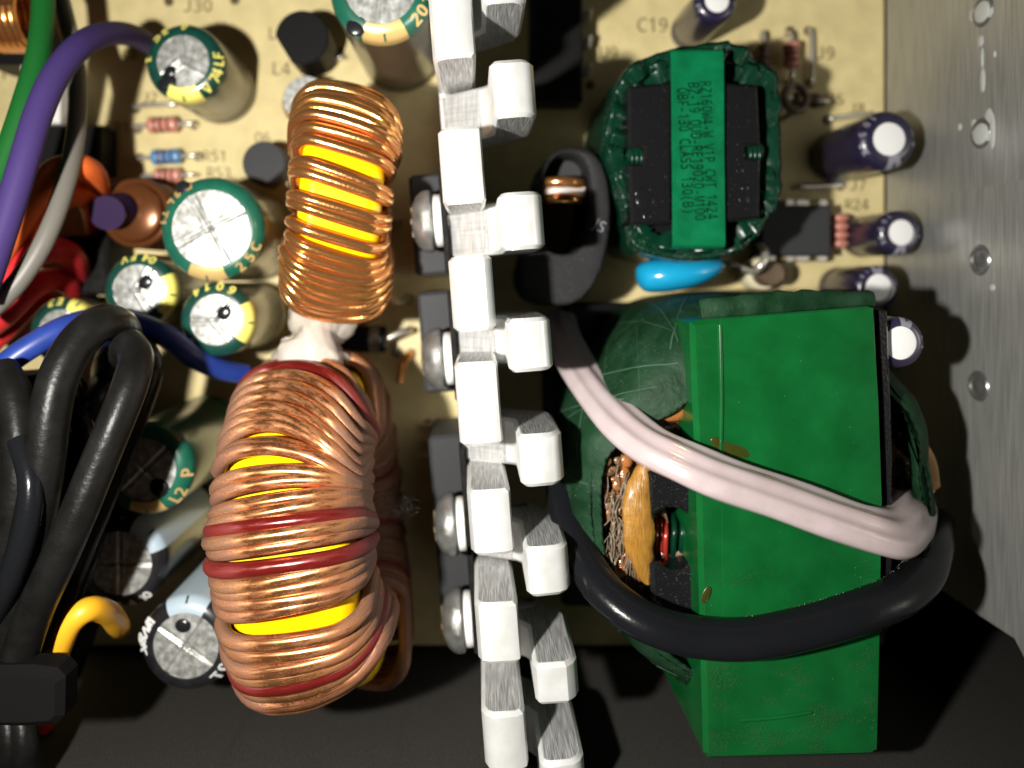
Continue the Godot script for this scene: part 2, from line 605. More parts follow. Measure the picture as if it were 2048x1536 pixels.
# electrolytic capacitor; o: sleeve, stripe [material, from, to], silver (share of the radius), vents [degrees], dot [deg, share, size], letters, print
func capacitor(called: String, label: String, px: float, py: float, rpx: float, h: float, o: Dictionary) -> Node3D:
	var top := at(px, py, h)
	var r := mm(rpx, h)
	var base := Vector3(top.x, 0, top.z)
	var t := thing(called, label, "capacitor", base, o.get("group", "upright can capacitors on the board"))
	var rs: float = r * float(o.get("silver", 0.68))
	var sh := r - rs
	var prof := [Vector2(r * 0.86, 0.25), Vector2(r * 0.97, 0.3), Vector2(r, 0.6), Vector2(r, 1.3), Vector2(r * 0.955, 1.6), Vector2(r * 0.955, 1.9), Vector2(r, 2.25)]
	var drop := sh * 0.85
	var curve := []
	for k in 8:
		var a := PI / 2 * k / 7.0
		curve.append(Vector2(rs + sh * cos(a), h - drop + drop * sin(a)))
	var g := Geo.new()
	var brim: Vector2 = Vector2(r, h - drop - 0.9)
	g.lathe([brim] + curve + [Vector2(rs * 0.995, h - 0.02), Vector2(rs * 0.99, h - 0.28)], Transform3D(Basis.IDENTITY, base), 56)
	part(g, "sleeve", o.sleeve, t)
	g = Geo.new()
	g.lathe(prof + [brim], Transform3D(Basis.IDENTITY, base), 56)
	part(g, "body", o.get("body", o.sleeve), t)  # olive bodies have the reflection on the sleeve put into their colour
	# the can top with pressed-in vent lines
	g = Geo.new()
	var rows := []
	var vents: Array = o.get("vents", [])
	for k in 19:
		var q := rs * 1.0 * k / 18.0
		var row := PackedVector3Array()
		for s in 96:
			var a := TAU * s / 96
			var p := Vector2(cos(a), sin(a)) * q
			var y := h - 0.16 + 0.10 * (1.0 - pow(q / rs, 2.0))
			for d in vents:
				var e := Vector2.from_angle(deg_to_rad(float(d)))
				var along := p.dot(e)
				if along > -0.05:
					var off := absf(p.cross(e))
					y -= 0.16 * exp(-pow(off / 0.13, 2.0)) - 0.04 * exp(-pow((off - 0.3) / 0.15, 2.0))
			row.append(Vector3(base.x + p.x, y, base.z + p.y))
		rows.append(row)
	g.grid(rows, true)
	var tp := part(g, "vent_top", o.get("top", M.can), t)
	if o.has("dot"):
		for d in o.dot:
			g = Geo.new()
			var a := deg_to_rad(float(d[0]))
			var q: float = rs * float(d[1])
			g.ball(Vector3(base.x + cos(a) * q, h - 0.09 + float(d[3] if d.size() > 3 else 0.0), base.z + sin(a) * q), Vector3(r * float(d[2]), 0.24, r * float(d[2]) * 1.15), Basis(Vector3.UP, a))
			part(g, "ink_dot", M.marker, tp)
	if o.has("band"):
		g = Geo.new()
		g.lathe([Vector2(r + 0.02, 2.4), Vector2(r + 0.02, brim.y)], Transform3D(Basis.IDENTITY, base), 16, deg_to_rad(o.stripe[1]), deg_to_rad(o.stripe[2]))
		part(g, "body_band", o.band, t)  # the stripe carried down the side, its browner lighting put into the colour
	if o.has("stripe"):
		g = Geo.new()
		var c2 := [Vector2(r + 0.02, float(o.get("stripe_low", h - drop - 0.6)))]
		for q in curve:
			c2.append(q + Vector2(0.02, 0.02))
		g.lathe(c2, Transform3D(Basis.IDENTITY, base), 16, deg_to_rad(o.stripe[1]), deg_to_rad(o.stripe[2]))
		var sp := part(g, "stripe", o.stripe[0], t)
		g = Geo.new()
		var am := deg_to_rad((float(o.stripe[1]) + float(o.stripe[2])) / 2)
		var dir := Vector3(cos(am), 0, sin(am))
		g.box(base + dir * (rs + sh * 0.80) + Vector3.UP * (h - drop * 0.36), Vector3(0.16, 0.14, sh * 0.55), Basis(dir.cross(Vector3.UP), (Vector3.UP + dir).normalized(), (dir - Vector3.UP).normalized()), 0.03)
		part(g, "minus_mark", o.sleeve, sp)
	if o.has("letters"):
		g = Geo.new()
		letters_round(g, o.letters, base, rs + sh * 0.70, h - drop * 0.27, sh * float(o.get("size", 0.8)))
		part(g, "lettering", o.get("print", M.lemon), t)
	if o.has("side"):   # lettering down the side
		g = Geo.new()
		for q in o.side:
			var a := deg_to_rad(float(q[1]))
			var out := Vector3(cos(a), 0, sin(a))
			g.text(q[0], Transform3D(Basis(Vector3.UP.cross(out), Vector3.UP, out), base + out * (r + 0.005) + Vector3.UP * float(q[2])), 0.9, false, false)
		part(g, "side_lettering", o.get("print", M.lemon), t)
	g = Geo.new()
	for s in [-1, 1]:
		g.tube(PackedVector3Array([base + Vector3(s * r * 0.35, -0.4, 0), base + Vector3(s * r * 0.35, 0.5, 0)]), 0.25, 6)
	part(g, "leads", M.lead, t)
	return t


func wire(called: String, label: String, m: Material, pts: Array, rad, group := "", sides := 14) -> MeshInstance3D:
	var g := Geo.new()
	g.tube(route(pts, 8), rad, sides)
	return solo(g, called, label, "wire", m, group)


func ring_theta(c: Vector3, e1: Vector3, e2: Vector3, r: float, py: float) -> float:
	var lo := -1.75
	var hi := 1.75
	for k in 40:
		var a := (lo + hi) / 2
		var p := c + (e1 * cos(a) + e2 * sin(a)) * r
		if NADIR_Y + p.z * FOCAL / (LENS_H - p.y) < py:
			lo = a
		else:
			hi = a
	return (lo + hi) / 2


# ring core standing on edge, wound with separate turns. turns: [angle, material, lift]
func toroid(t: Node3D, c: Vector3, axis: Vector3, e1: Vector3, rin: float, rout: float, half: float, wr: float, slant: float, turns: Array, fan := 0.1, fan_right := 0.0, crown := 0.35) -> Geo:
	var e2 := axis.cross(e1).normalized() * -1.0
	if e2.z < 0:
		e2 = -e2
	var g := Geo.new()
	var b := 1.9 if rout > 12.0 else 1.3
	var prof := []
	for q in [[rout - b, half, 0], [rout - b, -half, 3], [rin + b, -half, 2], [rin + b, half, 1]]:
		pass
	var loop := []
	for corner in [[rout - b, half - b, 0.0], [rout - b, -half + b, -PI / 2], [rin + b, -half + b, -PI], [rin + b, half - b, -PI * 1.5]]:
		for k in 6:
			var a: float = PI / 2 - PI / 2 * k / 5.0 + float(corner[2])
			loop.append(Vector2(float(corner[0]) + cos(a) * b, float(corner[1]) + sin(a) * b))
	var rows := []
	for k in 90:
		var th := TAU * k / 90
		var d := e1 * cos(th) + e2 * sin(th)
		var row := PackedVector3Array()
		for q in loop:
			row.append(c + d * q.x + axis * q.y)
		rows.append(row)
	g.grid(rows, true, true)
	part(g, "core", M.yellow, t, "bright yellow painted ring core")
	var all := Geo.new()
	for tn in turns:
		var lift: float = tn[2]
		var off := wr + lift
		var ro := rout + off
		var ri := rin - wr - lift * 0.6
		var w := half + off
		var cr := (1.7 if rout > 12.0 else 1.1) + off
		var path := PackedVector3Array()
		var pts := []   # radial, axial; from the middle of the hole round the left side over the top and back
		pts.append(Vector2(ri, 0))
		pts.append(Vector2(ri, -w * 0.5))
		for corner in [[ri + cr * 0.8, -w + cr * 0.8, PI, cr * 0.8], [ro - cr, -w + cr, -PI / 2, cr]]:
			for k in 5:
				var a: float = float(corner[2]) + (PI / 2 * k / 4.0)
				pts.append(Vector2(float(corner[0]) + cos(a) * float(corner[3]), float(corner[1]) + sin(a) * float(corner[3])))
		for k in range(1, 6):
			pts.append(Vector2(ro, lerpf(-w + cr, w - cr, k / 6.0)))
		for corner in [[ro - cr, w - cr, 0.0, cr], [ri + cr * 0.8, w - cr * 0.8, PI / 2, cr * 0.8]]:
			for k in 5:
				var a: float = float(corner[2]) + (PI / 2 * k / 4.0)
				pts.append(Vector2(float(corner[0]) + cos(a) * float(corner[3]), float(corner[1]) + sin(a) * float(corner[3])))
		pts.append(Vector2(ri, w * 0.5))
		pts.append(Vector2(ri, 0))
		var th0: float = tn[0]
		var sl := slant + rng.randf_range(-0.015, 0.015)
		for k in pts.size():
			var q: Vector2 = pts[k]
			var f := float(k) / (pts.size() - 1)
			var th := th0 + sl * (q.y / w) * smoothstep(rin, rout, q.x) + (f - 0.5) * 0.05
			if tn.size() > 3:
				th = lerpf(th, float(tn[3]), 1.0 - smoothstep(rin - 1.0, rout, q.x))
			var shoulder := smoothstep(0.35, 1.0, absf(th0)) * (1.0 - smoothstep(1.5, 3.0, absf(th0)))
			var u := clampf(q.y / w, -1.0, 1.0)
			var outer := smoothstep(rin, rout, q.x)
			th -= signf(th0) * shoulder * outer * (fan * u * u + (fan_right * pow((u + 1.0) / 2.0, 2.2)))
			var rad := q.x + crown * (1.0 - u * u) * smoothstep(rout - 1.5, rout, q.x)
			var ax := q.y + (fan_right * 3.2 * shoulder * smoothstep(0.3, 1.0, u) if th0 > 0 else 0.0)
			path.append(c + (e1 * cos(th) + e2 * sin(th)) * rad + axis * ax)
		var fine := spline(Array(path), 2)
		g = Geo.new()
		var k2 := rng.randf_range(0.86, 1.06)
		g.col = Color(k2, k2 * rng.randf_range(0.95, 1.03), k2 * rng.randf_range(0.9, 1.05))
		g.tube(fine, wr, 10, true)
		part(g, "winding_turn", tn[1], t)
		var base := all.v.size()
		all.v.append_array(g.v)
		all.n.append_array(g.n)
		for q in g.ix:
			all.ix.append(base + q)
	return all


func silk(list: Array, board: Node) -> void:
	for q in list:
		var g := Geo.new()
		var flat := Basis(Vector3.RIGHT, Vector3.FORWARD, Vector3.UP)
		if q.size() > 4:
			flat = Basis(Vector3.UP, deg_to_rad(float(q[4]))) * flat
		g.text(q[0], Transform3D(flat, at(q[1], q[2], 0.02)), float(q[3]), false, true)
		part(g, "printed_text", M.ink, board)


func resistor(label: String, m: Material, band: Material, x0: float, y0: float, x1: float, y1: float, h: float, r: float, lead: float) -> void:
	var a := at(x0, y0, h)
	var b := at(x1, y1, h)
	var d := (b - a).normalized()
	var t := thing("resistor", label, "resistor", Vector3((a.x + b.x) / 2, 0, (a.z + b.z) / 2), "small axial resistors on the board")
	var g := Geo.new()
	var len := (b - a).length()
	var prof := []
	for k in 13:
		var f := k / 12.0
		var q := r * (0.78 + 0.22 * clampf(absf(f - 0.5) * 3.2 - 0.3, 0, 1))
		if k == 0 or k == 12:
			q = r * 0.35
		elif k == 1 or k == 11:
			q = r * 0.85
		prof.append(Vector2(q, len * f))
	var side := d.cross(Vector3.UP).normalized()
	var bs := Basis(side, d, side.cross(d))
	g.lathe([Vector2(0.001, 0)] + prof + [Vector2(0.001, len)], Transform3D(bs, a), 18)
	var body := part(g, "body", m, t)
	for f in [0.3, 0.48, 0.72]:
		g = Geo.new()
		g.lathe([Vector2(r * 0.86, len * f - 0.12), Vector2(r * 0.885, len * f - 0.1), Vector2(r * 0.885, len * f + 0.1), Vector2(r * 0.86, len * f + 0.12)], Transform3D(bs, a), 18)
		part(g, "colour_band", band, body)
	for s in [[a, -1.0], [b, 1.0]]:
		g = Geo.new()
		var p: Vector3 = s[0]
		var e: Vector3 = p + d * lead * float(s[1])
		g.tube(spline([p, p.lerp(e, 0.7), Vector3(e.x, h * 0.75, e.z), Vector3(e.x, -0.3, e.z)], 5), 0.26, 8)
		part(g, "lead", M.lead, t)


func _ready() -> void:
	rng.seed = 20240
	# ---------------------------------------------------------------- camera
	var cam := Camera3D.new()
	cam.name = "camera"
	cam.projection = Camera3D.PROJECTION_FRUSTUM
	cam.keep_aspect = Camera3D.KEEP_HEIGHT
	cam.near = 0.005
	cam.far = 2.0
	cam.size = 1536.0 / FOCAL * cam.near
	cam.frustum_offset = Vector2((1024.0 - NADIR_X) / FOCAL, -(768.0 - NADIR_Y) / FOCAL) * cam.near
	cam.transform = Transform3D(Basis(Vector3.RIGHT, Vector3.FORWARD, Vector3.UP), Vector3(0, LENS_H, 0) * 0.001)
	add_child(cam)
	cam.current = true
	# ---------------------------------------------------------------- light and exposure
	var we := WorldEnvironment.new()
	we.name = "environment"
	var env := Environment.new()
	env.background_mode = Environment.BG_COLOR
	env.background_color = Color(0.05, 0.05, 0.055)
	env.tonemap_mode = Environment.TONE_MAPPER_LINEAR
	env.tonemap_exposure = 1.0
	env.sdfgi_enabled = true
	env.ssao_enabled = true
	env.ssil_enabled = true
	we.environment = env
	var ca := CameraAttributesPhysical.new()
	ca.frustum_focal_length = 4.0
	ca.exposure_aperture = 3.4
	ca.frustum_focus_distance = 0.053
	we.camera_attributes = ca
	add_child(we)
	var flash := AreaLight3D.new()   # the phone's flash, beside the lens and in its plane
	flash.name = "flash"
	flash.area_size = Vector2(0.0026, 0.0026)
	flash.area_normalize_energy = true
	flash.light_energy = 0.0114
	flash.light_color = Color(1.0, 0.985, 0.95)
	flash.area_range = 0.6
	flash.shadow_enabled = true
	flash.transform = Transform3D(Basis(Vector3.RIGHT, Vector3.FORWARD, Vector3.UP), Vector3(-0.025, 0.080, 0.0012))
	flash.rotate_object_local(Vector3.UP, deg_to_rad(-30.0))
	add_child(flash)
	make_materials()
	build_setting()
	build_heatsink()
	build_toroids()
	build_large_transformer()
	build_small_transformer()
	build_capacitors()
	build_board_parts()
	build_wires()


# ------------------------------------------------------------------ the setting
func build_setting() -> void:
	var g := Geo.new()
	g.box(Vector3(-9.3, -0.8, -5), Vector3(106, 88, 1.6), Basis(Vector3.RIGHT, Vector3.FORWARD, Vector3.UP), 0.1)
	var board := structure(g, "circuit_board", "tan single-sided circuit board with dark printed part numbers", M.board)
	g = Geo.new()
	g.box(Vector3(0, 22, 40.6), Vector3(150, 66, 2.0), Basis.IDENTITY, 0.1)
	structure(g, "case_wall", "dusty black case wall along the bottom of the board", M.wall)
	g = Geo.new()
	g.box(Vector3(0, -9.0, 0), Vector3(160, 1.0, 110), Basis.IDENTITY, 0.1)
	structure(g, "case_floor", "black case floor under the board", M.floor)
	silk([["J30", 396, 12, 1.3], ["L1", 553, 68, 1.2], ["L4", 562, 138, 1.3], ["FR1", 236, 256, 1.1], ["R51", 430, 313, 1.1], ["R53", 438, 346, 1.1],
		["Q6", 526, 276, 1.1], ["F1", 24, 145, 1.4], ["J2", 300, 196, 1.1], ["C19", 1306, 51, 1.4], ["U9", 1218, 107, 1.3], ["J9", 1651, 107, 1.3],
		["R35", 1664, 200, 1.1], ["J8", 1714, 218, 1.1], ["J7", 1716, 371, 1.1], ["R24", 1714, 410, 1.1], ["C23", 1571, 548, 1.1], ["C8", 260, 110, 1.0]], board)
	for q in [[338, 3], [470, 0], [272, 218], [276, 258], [390, 250], [280, 316], [397, 313], [680, 105], [640, 128], [1527, 70], [1580, 62], [1617, 62], [1618, 168], [1655, 240], [1680, 372], [820, 660], [822, 706], [816, 598], [895, 845], [893, 875], [897, 905], [856, 848], [1180, 170]]:
		g = Geo.new()
		disc(g, at(q[0], q[1], 0.0) , 0.52, 0.03)
		part(g, "pad_hole", M.hole, board)
	# the right-hand heatsink plate
	var t := thing("heatsink_plate", "tall flat aluminium heatsink plate along the right side of the board", "heatsink", Vector3(44.7, 0, -8))
	g = Geo.new()
	var out := PackedVector2Array([Vector2(-55, 0), Vector2(29.2, 0), Vector2(29.2, 19.0), Vector2(31.4, 21.4), Vector2(31.4, 50), Vector2(-55, 50)])
	g.prism(out, 2.0, Transform3D(Basis(Vector3.BACK, Vector3.UP, Vector3.RIGHT), Vector3(43.75, 0.1, 0)), 0.15)
	var pl := part(g, "plate", M.plate, t)
	for q in [[1966, 22, 1], [1963, 266, 1], [1960, 520, 0], [1957, 772, 0]]:
		var z := 43.75 * FOCAL / (float(q[0]) - NADIR_X)
		var p := Vector3(43.75, LENS_H - z, (float(q[1]) - NADIR_Y) * z / FOCAL)
		var xf := Transform3D(Basis(Vector3.UP, Vector3.LEFT, Vector3.BACK), p)
		g = Geo.new()
		g.lathe([Vector2(1.35, 0.0), Vector2(1.22, 0.14), Vector2(1.02, 0.16), Vector2(0.86, 0.02), Vector2(0.55, 0.03), Vector2(0.42, 0.12), Vector2(0.001, 0.16)], xf, 24)
		part(g, "pressed_stud", M.dimple_shade, t)
		if q[2] == 1:
			g = Geo.new()
			g.ball(p + Vector3(-0.15, 0.1, 0.1), Vector3(0.22, 1.0, 0.95))
			g.ball(p + Vector3(-0.05, 0.5, 0.4), Vector3(0.16, 0.9, 0.6))
			part(g, "thermal_paste", M.paste, pl)
	for q in [[1945, 30, 0.4, 0.6], [1962, 82, 0.35, 0.5], [1965, 115, 0.16, 0.9], [1966, 160, 0.30, 1.1], [1990, 108, 0.15, 0.3], [1978, 235, 0.5, 0.8], [1985, 262, 0.35, 1.6], [1920, 254, 0.25, 0.35], [1948, 246, 0.35, 0.35], [1985, 575, 0.35, 0.3]]:
		var z := 43.75 * FOCAL / (float(q[0]) - NADIR_X)
		var p := Vector3(43.73, LENS_H - z, (float(q[1]) - NADIR_Y) * z / FOCAL)
		g = Geo.new()
		g.ball(p, Vector3(0.1, float(q[2]), float(q[3])))
		part(g, "thermal_paste", M.paste, pl)


# ------------------------------------------------------------------ finned heatsink, transistors, screws
func build_heatsink() -> void:
	var d := Vector3(0.076, 0, 1).normalized()
	var nr := Vector3(d.z, 0, -d.x)
	var a0 := Vector3(-2.54, 0, -8.25)
	var t := thing("finned_heatsink", "bright aluminium comb heatsink standing edge-on across the middle of the board", "heatsink", a0 + d * 10)
	var bs := Basis(nr, Vector3.UP, d)
	var zs := 54.5 / FOCAL
	var g := Geo.new()
	g.box(a0 + nr * 1.6 + Vector3.UP * 7.3 + d * 11.6, Vector3(3.2, 14.0, 72), bs, 0.15)
	part(g, "plate", M.aluminium, t)
	var left := [Vector2(0.05, 13.5), Vector2(3.1, 13.5), Vector2(3.2, 24.5), Vector2(3.05, 25.25), Vector2(2.6, 25.5), Vector2(0.9, 25.5), Vector2(0.3, 25.2), Vector2(0.0, 24.5)]
	var right := [Vector2(0.15, 11), Vector2(0.05, 16.0), Vector2(3.5, 18.4), Vector2(4.03, 19.2), Vector2(4.03, 24.9), Vector2(4.25, 25.4), Vector2(4.7, 25.55), Vector2(6.4, 25.5), Vector2(6.95, 25.1), Vector2(7.3, 24.3), Vector2(7.3, 17.5), Vector2(6.9, 16.1), Vector2(3.2, 13.0), Vector2(3.1, 11)]
	for q in [[-70, 118], [255, 410], [515, 665], [728, 897], [985, 1116], [1212, 1334], [1430, 1550]]:
		fin(t, left, a0, bs, float(q[0]) * zs, float(q[1]) * zs, 0.0)
	for q in [[-95, 15], [130, 245], [395, 510], [648, 755], [880, 985], [1106, 1205], [1340, 1422], [1535, 1640]]:
		fin(t, right, a0, bs, float(q[0]) * zs, float(q[1]) * zs, 0.0)
	# power transistors clamped to the left face, each with its own screw
	var spots := [[440.0, "topmost"], [715.0, "second"], [1045.0, "third"], [1235.0, "lowest"]]
	var where := ["topmost of four", "level with the white glue", "level with the dust tuft", "lowest of four"]
	for k in 4:
		var py: float = spots[k][0]
		var z := (py - NADIR_Y) * 65.0 / FOCAL
		var s := (z - a0.z) / d.z
		var p := a0 + d * s
		var tr := thing("power_transistor", "black flat power transistor on the finned heatsink, " + where[k], "transistor", p - nr * 2, "power transistors on the heatsink")
		g = Geo.new()
		var shift: float = [0.0, -1.2, -2.4, -2.4][k]
		var low := p + d * shift
		g.box(low - nr * 1.75 + Vector3.UP * 7.2, Vector3(3.4, 9.0, 9.2), bs, 0.3)
		part(g, "body", M.grey, tr)
		g = Geo.new()
		g.box(low - nr * 0.27 + Vector3.UP * 14.0, Vector3(0.5, 6.0, 9.2), bs, 0.1)
		part(g, "tab", M.matt_black, tr)
		for lg in [-2.5, 0.0, 2.5]:
			g = Geo.new()
			g.box(low - nr * 2.2 + d * float(lg) + Vector3.UP * 1.4, Vector3(0.5, 3.4, 0.8), bs, 0.08)
			part(g, "lead", M.lead, tr)
		var sc := thing("screw", "steel pan-head screw in the finned heatsink, " + where[k], "screw", p - nr * 3 + Vector3.UP * 15, "heatsink screws")
		var xf := Transform3D(Basis(d, -nr, Vector3.UP), p - nr * 0.53 + Vector3.UP * 15.0)
		g = Geo.new()
		g.lathe([Vector2(2.5, 0.72), Vector2(2.70, 0.9), Vector2(2.74, 1.25), Vector2(2.6, 1.7), Vector2(2.2, 2.15), Vector2(1.6, 2.45), Vector2(0.9, 2.6), Vector2(0.001, 2.65)], xf, 36)
		g.lathe([Vector2(2.5, 0.72), Vector2(1.2, 0.72)], xf, 36)
		part(g, "head", M.steel, sc)
		for e in 2:
			g = Geo.new()
			g.box(xf * Vector3(0, 2.58, 0), Vector3(0.5 if e == 0 else 2.6, 0.2, 2.6 if e == 0 else 0.5), xf.basis, 0.04)
			part(g, "slot", M.hole, sc)
		g = Geo.new()
		g.lathe([Vector2(1.2, 0), Vector2(2.25, 0.0), Vector2(2.3, 0.06), Vector2(2.3, 0.62), Vector2(2.2, 0.70), Vector2(1.2, 0.70)], xf, 32)
		part(g, "bushing", M.bushing, sc)
		g = Geo.new()
		g.tube(PackedVector3Array([xf * Vector3(0, 0.8, 0), xf * Vector3(0, -5.5, 0)]), 1.3, 14)
		part(g, "shank", M.steel, sc)


func fin(t: Node3D, prof: Array, a0: Vector3, bs: Basis, y0: float, y1: float, _x: float) -> void:
	var z0 := y0 - NADIR_Y * 54.5 / FOCAL
	var z1 := y1 - NADIR_Y * 54.5 / FOCAL
	var s0 := (z0 - a0.z) / bs.z.z
	var s1 := (z1 - a0.z) / bs.z.z
	var g := Geo.new()
	var jit := rng.randf_range(-0.12, 0.12)
	var poly := PackedVector2Array()
	for q in prof:
		var p: Vector2 = q
		poly.append(p + (Vector2(jit, rng.randf_range(-0.08, 0.08)) if p.y > 17 else Vector2.ZERO))
	g.prism(poly, s1 - s0, Transform3D(bs, a0 + bs.z * s0), 0.28)
	# pressed faces are satin, sheared end faces are drawn on a separate rough skin
	var f := part(g, "fin", M.aluminium, t)
	var e := Geo.new()
	for side in [[s0 - 0.012, 1], [s1 + 0.012 - 0.02, 1]]:
		e.prism(e.inset(poly, 0.34), 0.02, Transform3D(bs, a0 + bs.z * float(side[0])), 0.0)
	part(e, "sheared_edge", M.sawn, f)
	if prof[4].x > 3.5 and prof[4].x < 4.5:
		e = Geo.new()
		var q0 := Vector2(0.25, 16.16)
		var q1 := Vector2(3.3, 18.28)
		var nn := (bs * Vector3(-(q1.y - q0.y), q1.x - q0.x, 0)).normalized()
		var a := a0 + bs * Vector3(q0.x + jit, q0.y, s0 + 0.25) + nn * 0.06
		var b := a0 + bs * Vector3(q1.x + jit, q1.y, s0 + 0.25) + nn * 0.06
		var dz := bs.z * (s1 - s0 - 0.5)
		e.quad(e.add(a, nn), e.add(b, nn), e.add(b + dz, nn), e.add(a + dz, nn))
		part(e, "brushed_face", M.sawn, f)


# ------------------------------------------------------------------ toroids
func build_toroids() -> void:
	# small one
	var c := at(684, 408, 11.5)
	var lean := Vector3(0.17, 1, 0).normalized()
	var axis := Vector3(1, -0.17, 0.075).normalized()
	var e1 := (lean - axis * lean.dot(axis)).normalized()
	var e2 := axis.cross(e1)
	if e2.z < 0:
		e2 = -e2
	var t := thing("toroid_inductor", "smaller upright yellow ring core wound with single copper wire, above the white glue", "inductor", Vector3(c.x, 0, c.z), "copper-wound toroids")
	var turns := []
	var ys := [172, 181, 194, 208, 224, 243, 263, 292, 346, 366, 417, 437, 482, 519, 541, 557, 573, 588, 602, 615, 626, 636]
	for k in ys.size():
		var lift := 0.0
		if k < 6 or k > 14:
			lift = 0.30 + 0.12 * float(k % 2)
		turns.append([ring_theta(c, e1, e2, 11.2, ys[k]) , M.copper, lift])
	for k in 13:
		turns.append([1.72 + k * 0.23, M.copper, 0.1 * (k % 3)])
	var all := toroid(t, c, axis, e1, 6.2, 10.0, 3.3, 0.49, 0.075, turns, 0.10, 0.06, 0.3)
	dust(all, t, 500, 0.035, M.dust, func(p, n): return n.y > 0.2)
	var g := Geo.new()
	for q in [[790, 600, 816, 598], [760, 445, 800, 440]]:
		g.tube(route([[q[0], q[1], 6.0], [(q[0] + q[2]) / 2.0, q[1], 3.0], [q[2], q[3], 0.0]]), 0.4, 8)
	part(g, "winding_leads", M.lead, t)
	# big one
	c = Vector3(-13.3, 14.6, 21.1)
	axis = Vector3(1, 0.0, -0.09).normalized()
	e1 = Vector3(0.05, 1, 0).normalized()
	e1 = (e1 - axis * e1.dot(axis)).normalized()
	e2 = axis.cross(e1)
	if e2.z < 0:
		e2 = -e2
	t = thing("toroid_inductor", "bigger dusty yellow ring core wound with thick copper and red wires, below the glue", "inductor", Vector3(c.x, 0, c.z), "copper-wound toroids")
	turns = []
	for q in [[728, 0, 0.0], [739, 1, 0.25], [753, 0, 0.2], [768, 0, 0.1], [784, 0, 0.0], [806, 0, 0.0], [825, 0, 0.1], [838, 0, 0.0], [876, 0, 0.0], [888, 0, 0.15], [938, 0, 0.1], [960, 0, 0.0], [1001, 0, 0.1], [1023, 0, 0.2], [1046, 1, 0.35], [1068, 0, 0.45], [1089, 0, 0.15], [1126, 1, 0.4], [1154, 0, 0.1], [1174, 0, 0.0], [1195, 0, 0.05], [1212, 0, 0.0], [1272, 0, 0.1], [1298, 0, 0.0], [1320, 0, 0.2], [1340, 0, 0.1], [1357, 1, 0.2], [1374, 0, 0.1], [1389, 0, 0.3], [1400, 0, 0.1], [1409, 0, 0.15]]:
		turns.append([ring_theta(c, e1, e2, 13.9, q[0]), M.red_dusty if q[1] == 1 else M.copper_dusty, q[2]])
	var last: float = turns[-1][0]
	var first: float = turns[0][0]
	for k in range(1, 30):
		turns.append([last + (first + TAU - last) * k / 30.0, M.red_dusty if k % 7 == 3 else M.copper_dusty, 0.1 * (k % 4)])
	# a second layer over both shoulders of the ring
	for k in 0:
		turns.append([-1.66 + k * 0.10, M.red_dusty if k == 3 else M.copper_dusty, 0.9 + 0.1 * (k % 2)])
		turns.append([1.64 - k * 0.10, M.red_dusty if k == 0 else M.copper_dusty, 0.8 + 0.1 * (k % 3)])
	all = toroid(t, c, axis, e1, 6.8, 12.95, 4.6, 0.56, -0.035, turns, 0.06, 0.36, 0.8)
	var n1 := FastNoiseLite.new()
	n1.seed = 4
	n1.frequency = 0.3
	dust(all, t, 26000, 0.026, M.dust_brown, func(p, n): return n.y > -0.2 and (absf(p.x + 12.6) / 6.4 + 0.45 * n1.get_noise_3dv(p)) > 0.62 + 0.35 * rng.randf())
	dust(all, t, 1500, 0.035, M.dust, func(p, n): return n.y > 0.1, "dust_specks")
	# hot glue
	g = Geo.new()
	var n2 := FastNoiseLite.new()
	n2.frequency = 0.35
	var path := route([[648, 630, 12.5], [640, 652, 14.0], [634, 672, 15.0], [630, 692, 15.5], [622, 716, 15.5], [610, 745, 14.0]], 8)
	g.tube(path, func(f, a): return Vector2(cos(a) * (3.2 - 1.65 * exp(-pow((f - 0.46) / 0.22, 2.0))), sin(a) * 2.2) * (1.0 + 0.13 * n2.get_noise_2d(cos(a) * 5 + f * 9, sin(a) * 5 + f * 4)), 28)
	solo(g, "glue_bridge", "off-white hot glue bridge stretched between the two copper toroids", "glue", M.glue)
	g = Geo.new()
	for k in 5:
		g.tube(route([[655 + k * 4, 690, 16.0 - k], [672 + k * 3, 706 + k * 2, 15.5 - k], [690 - k * 4, 712 + k * 4, 14.5 - k], [704 - k * 6, 722 + k * 5, 13.0 - k]]), 0.35, 8)
	solo(g, "glue_string", "thin drips of whitish glue beside the glue bridge, above the big toroid", "glue", M.glue)
	# lint
	g = Geo.new()
	for k in 80:
		var a := at(800 + rng.randfn() * 14, 1015 + rng.randfn() * 10, 17 + rng.randfn())
		var pts := [a]
		var dir := Vector3(rng.randfn(), rng.randfn(), rng.randfn()).normalized()
		for s in 5:
			dir = (dir + Vector3(rng.randfn(), rng.randfn(), rng.randfn()) * 0.6).normalized()
			a = a + dir * 0.28
			pts.append(a)
		g.tube(spline(pts, 3), 0.010, 4, false)
	var fl := solo(g, "dust_tuft", "fuzzy tuft of grey lint caught on the right side of the big toroid", "dust", M.lint)
	fl.set_meta("kind", "stuff")


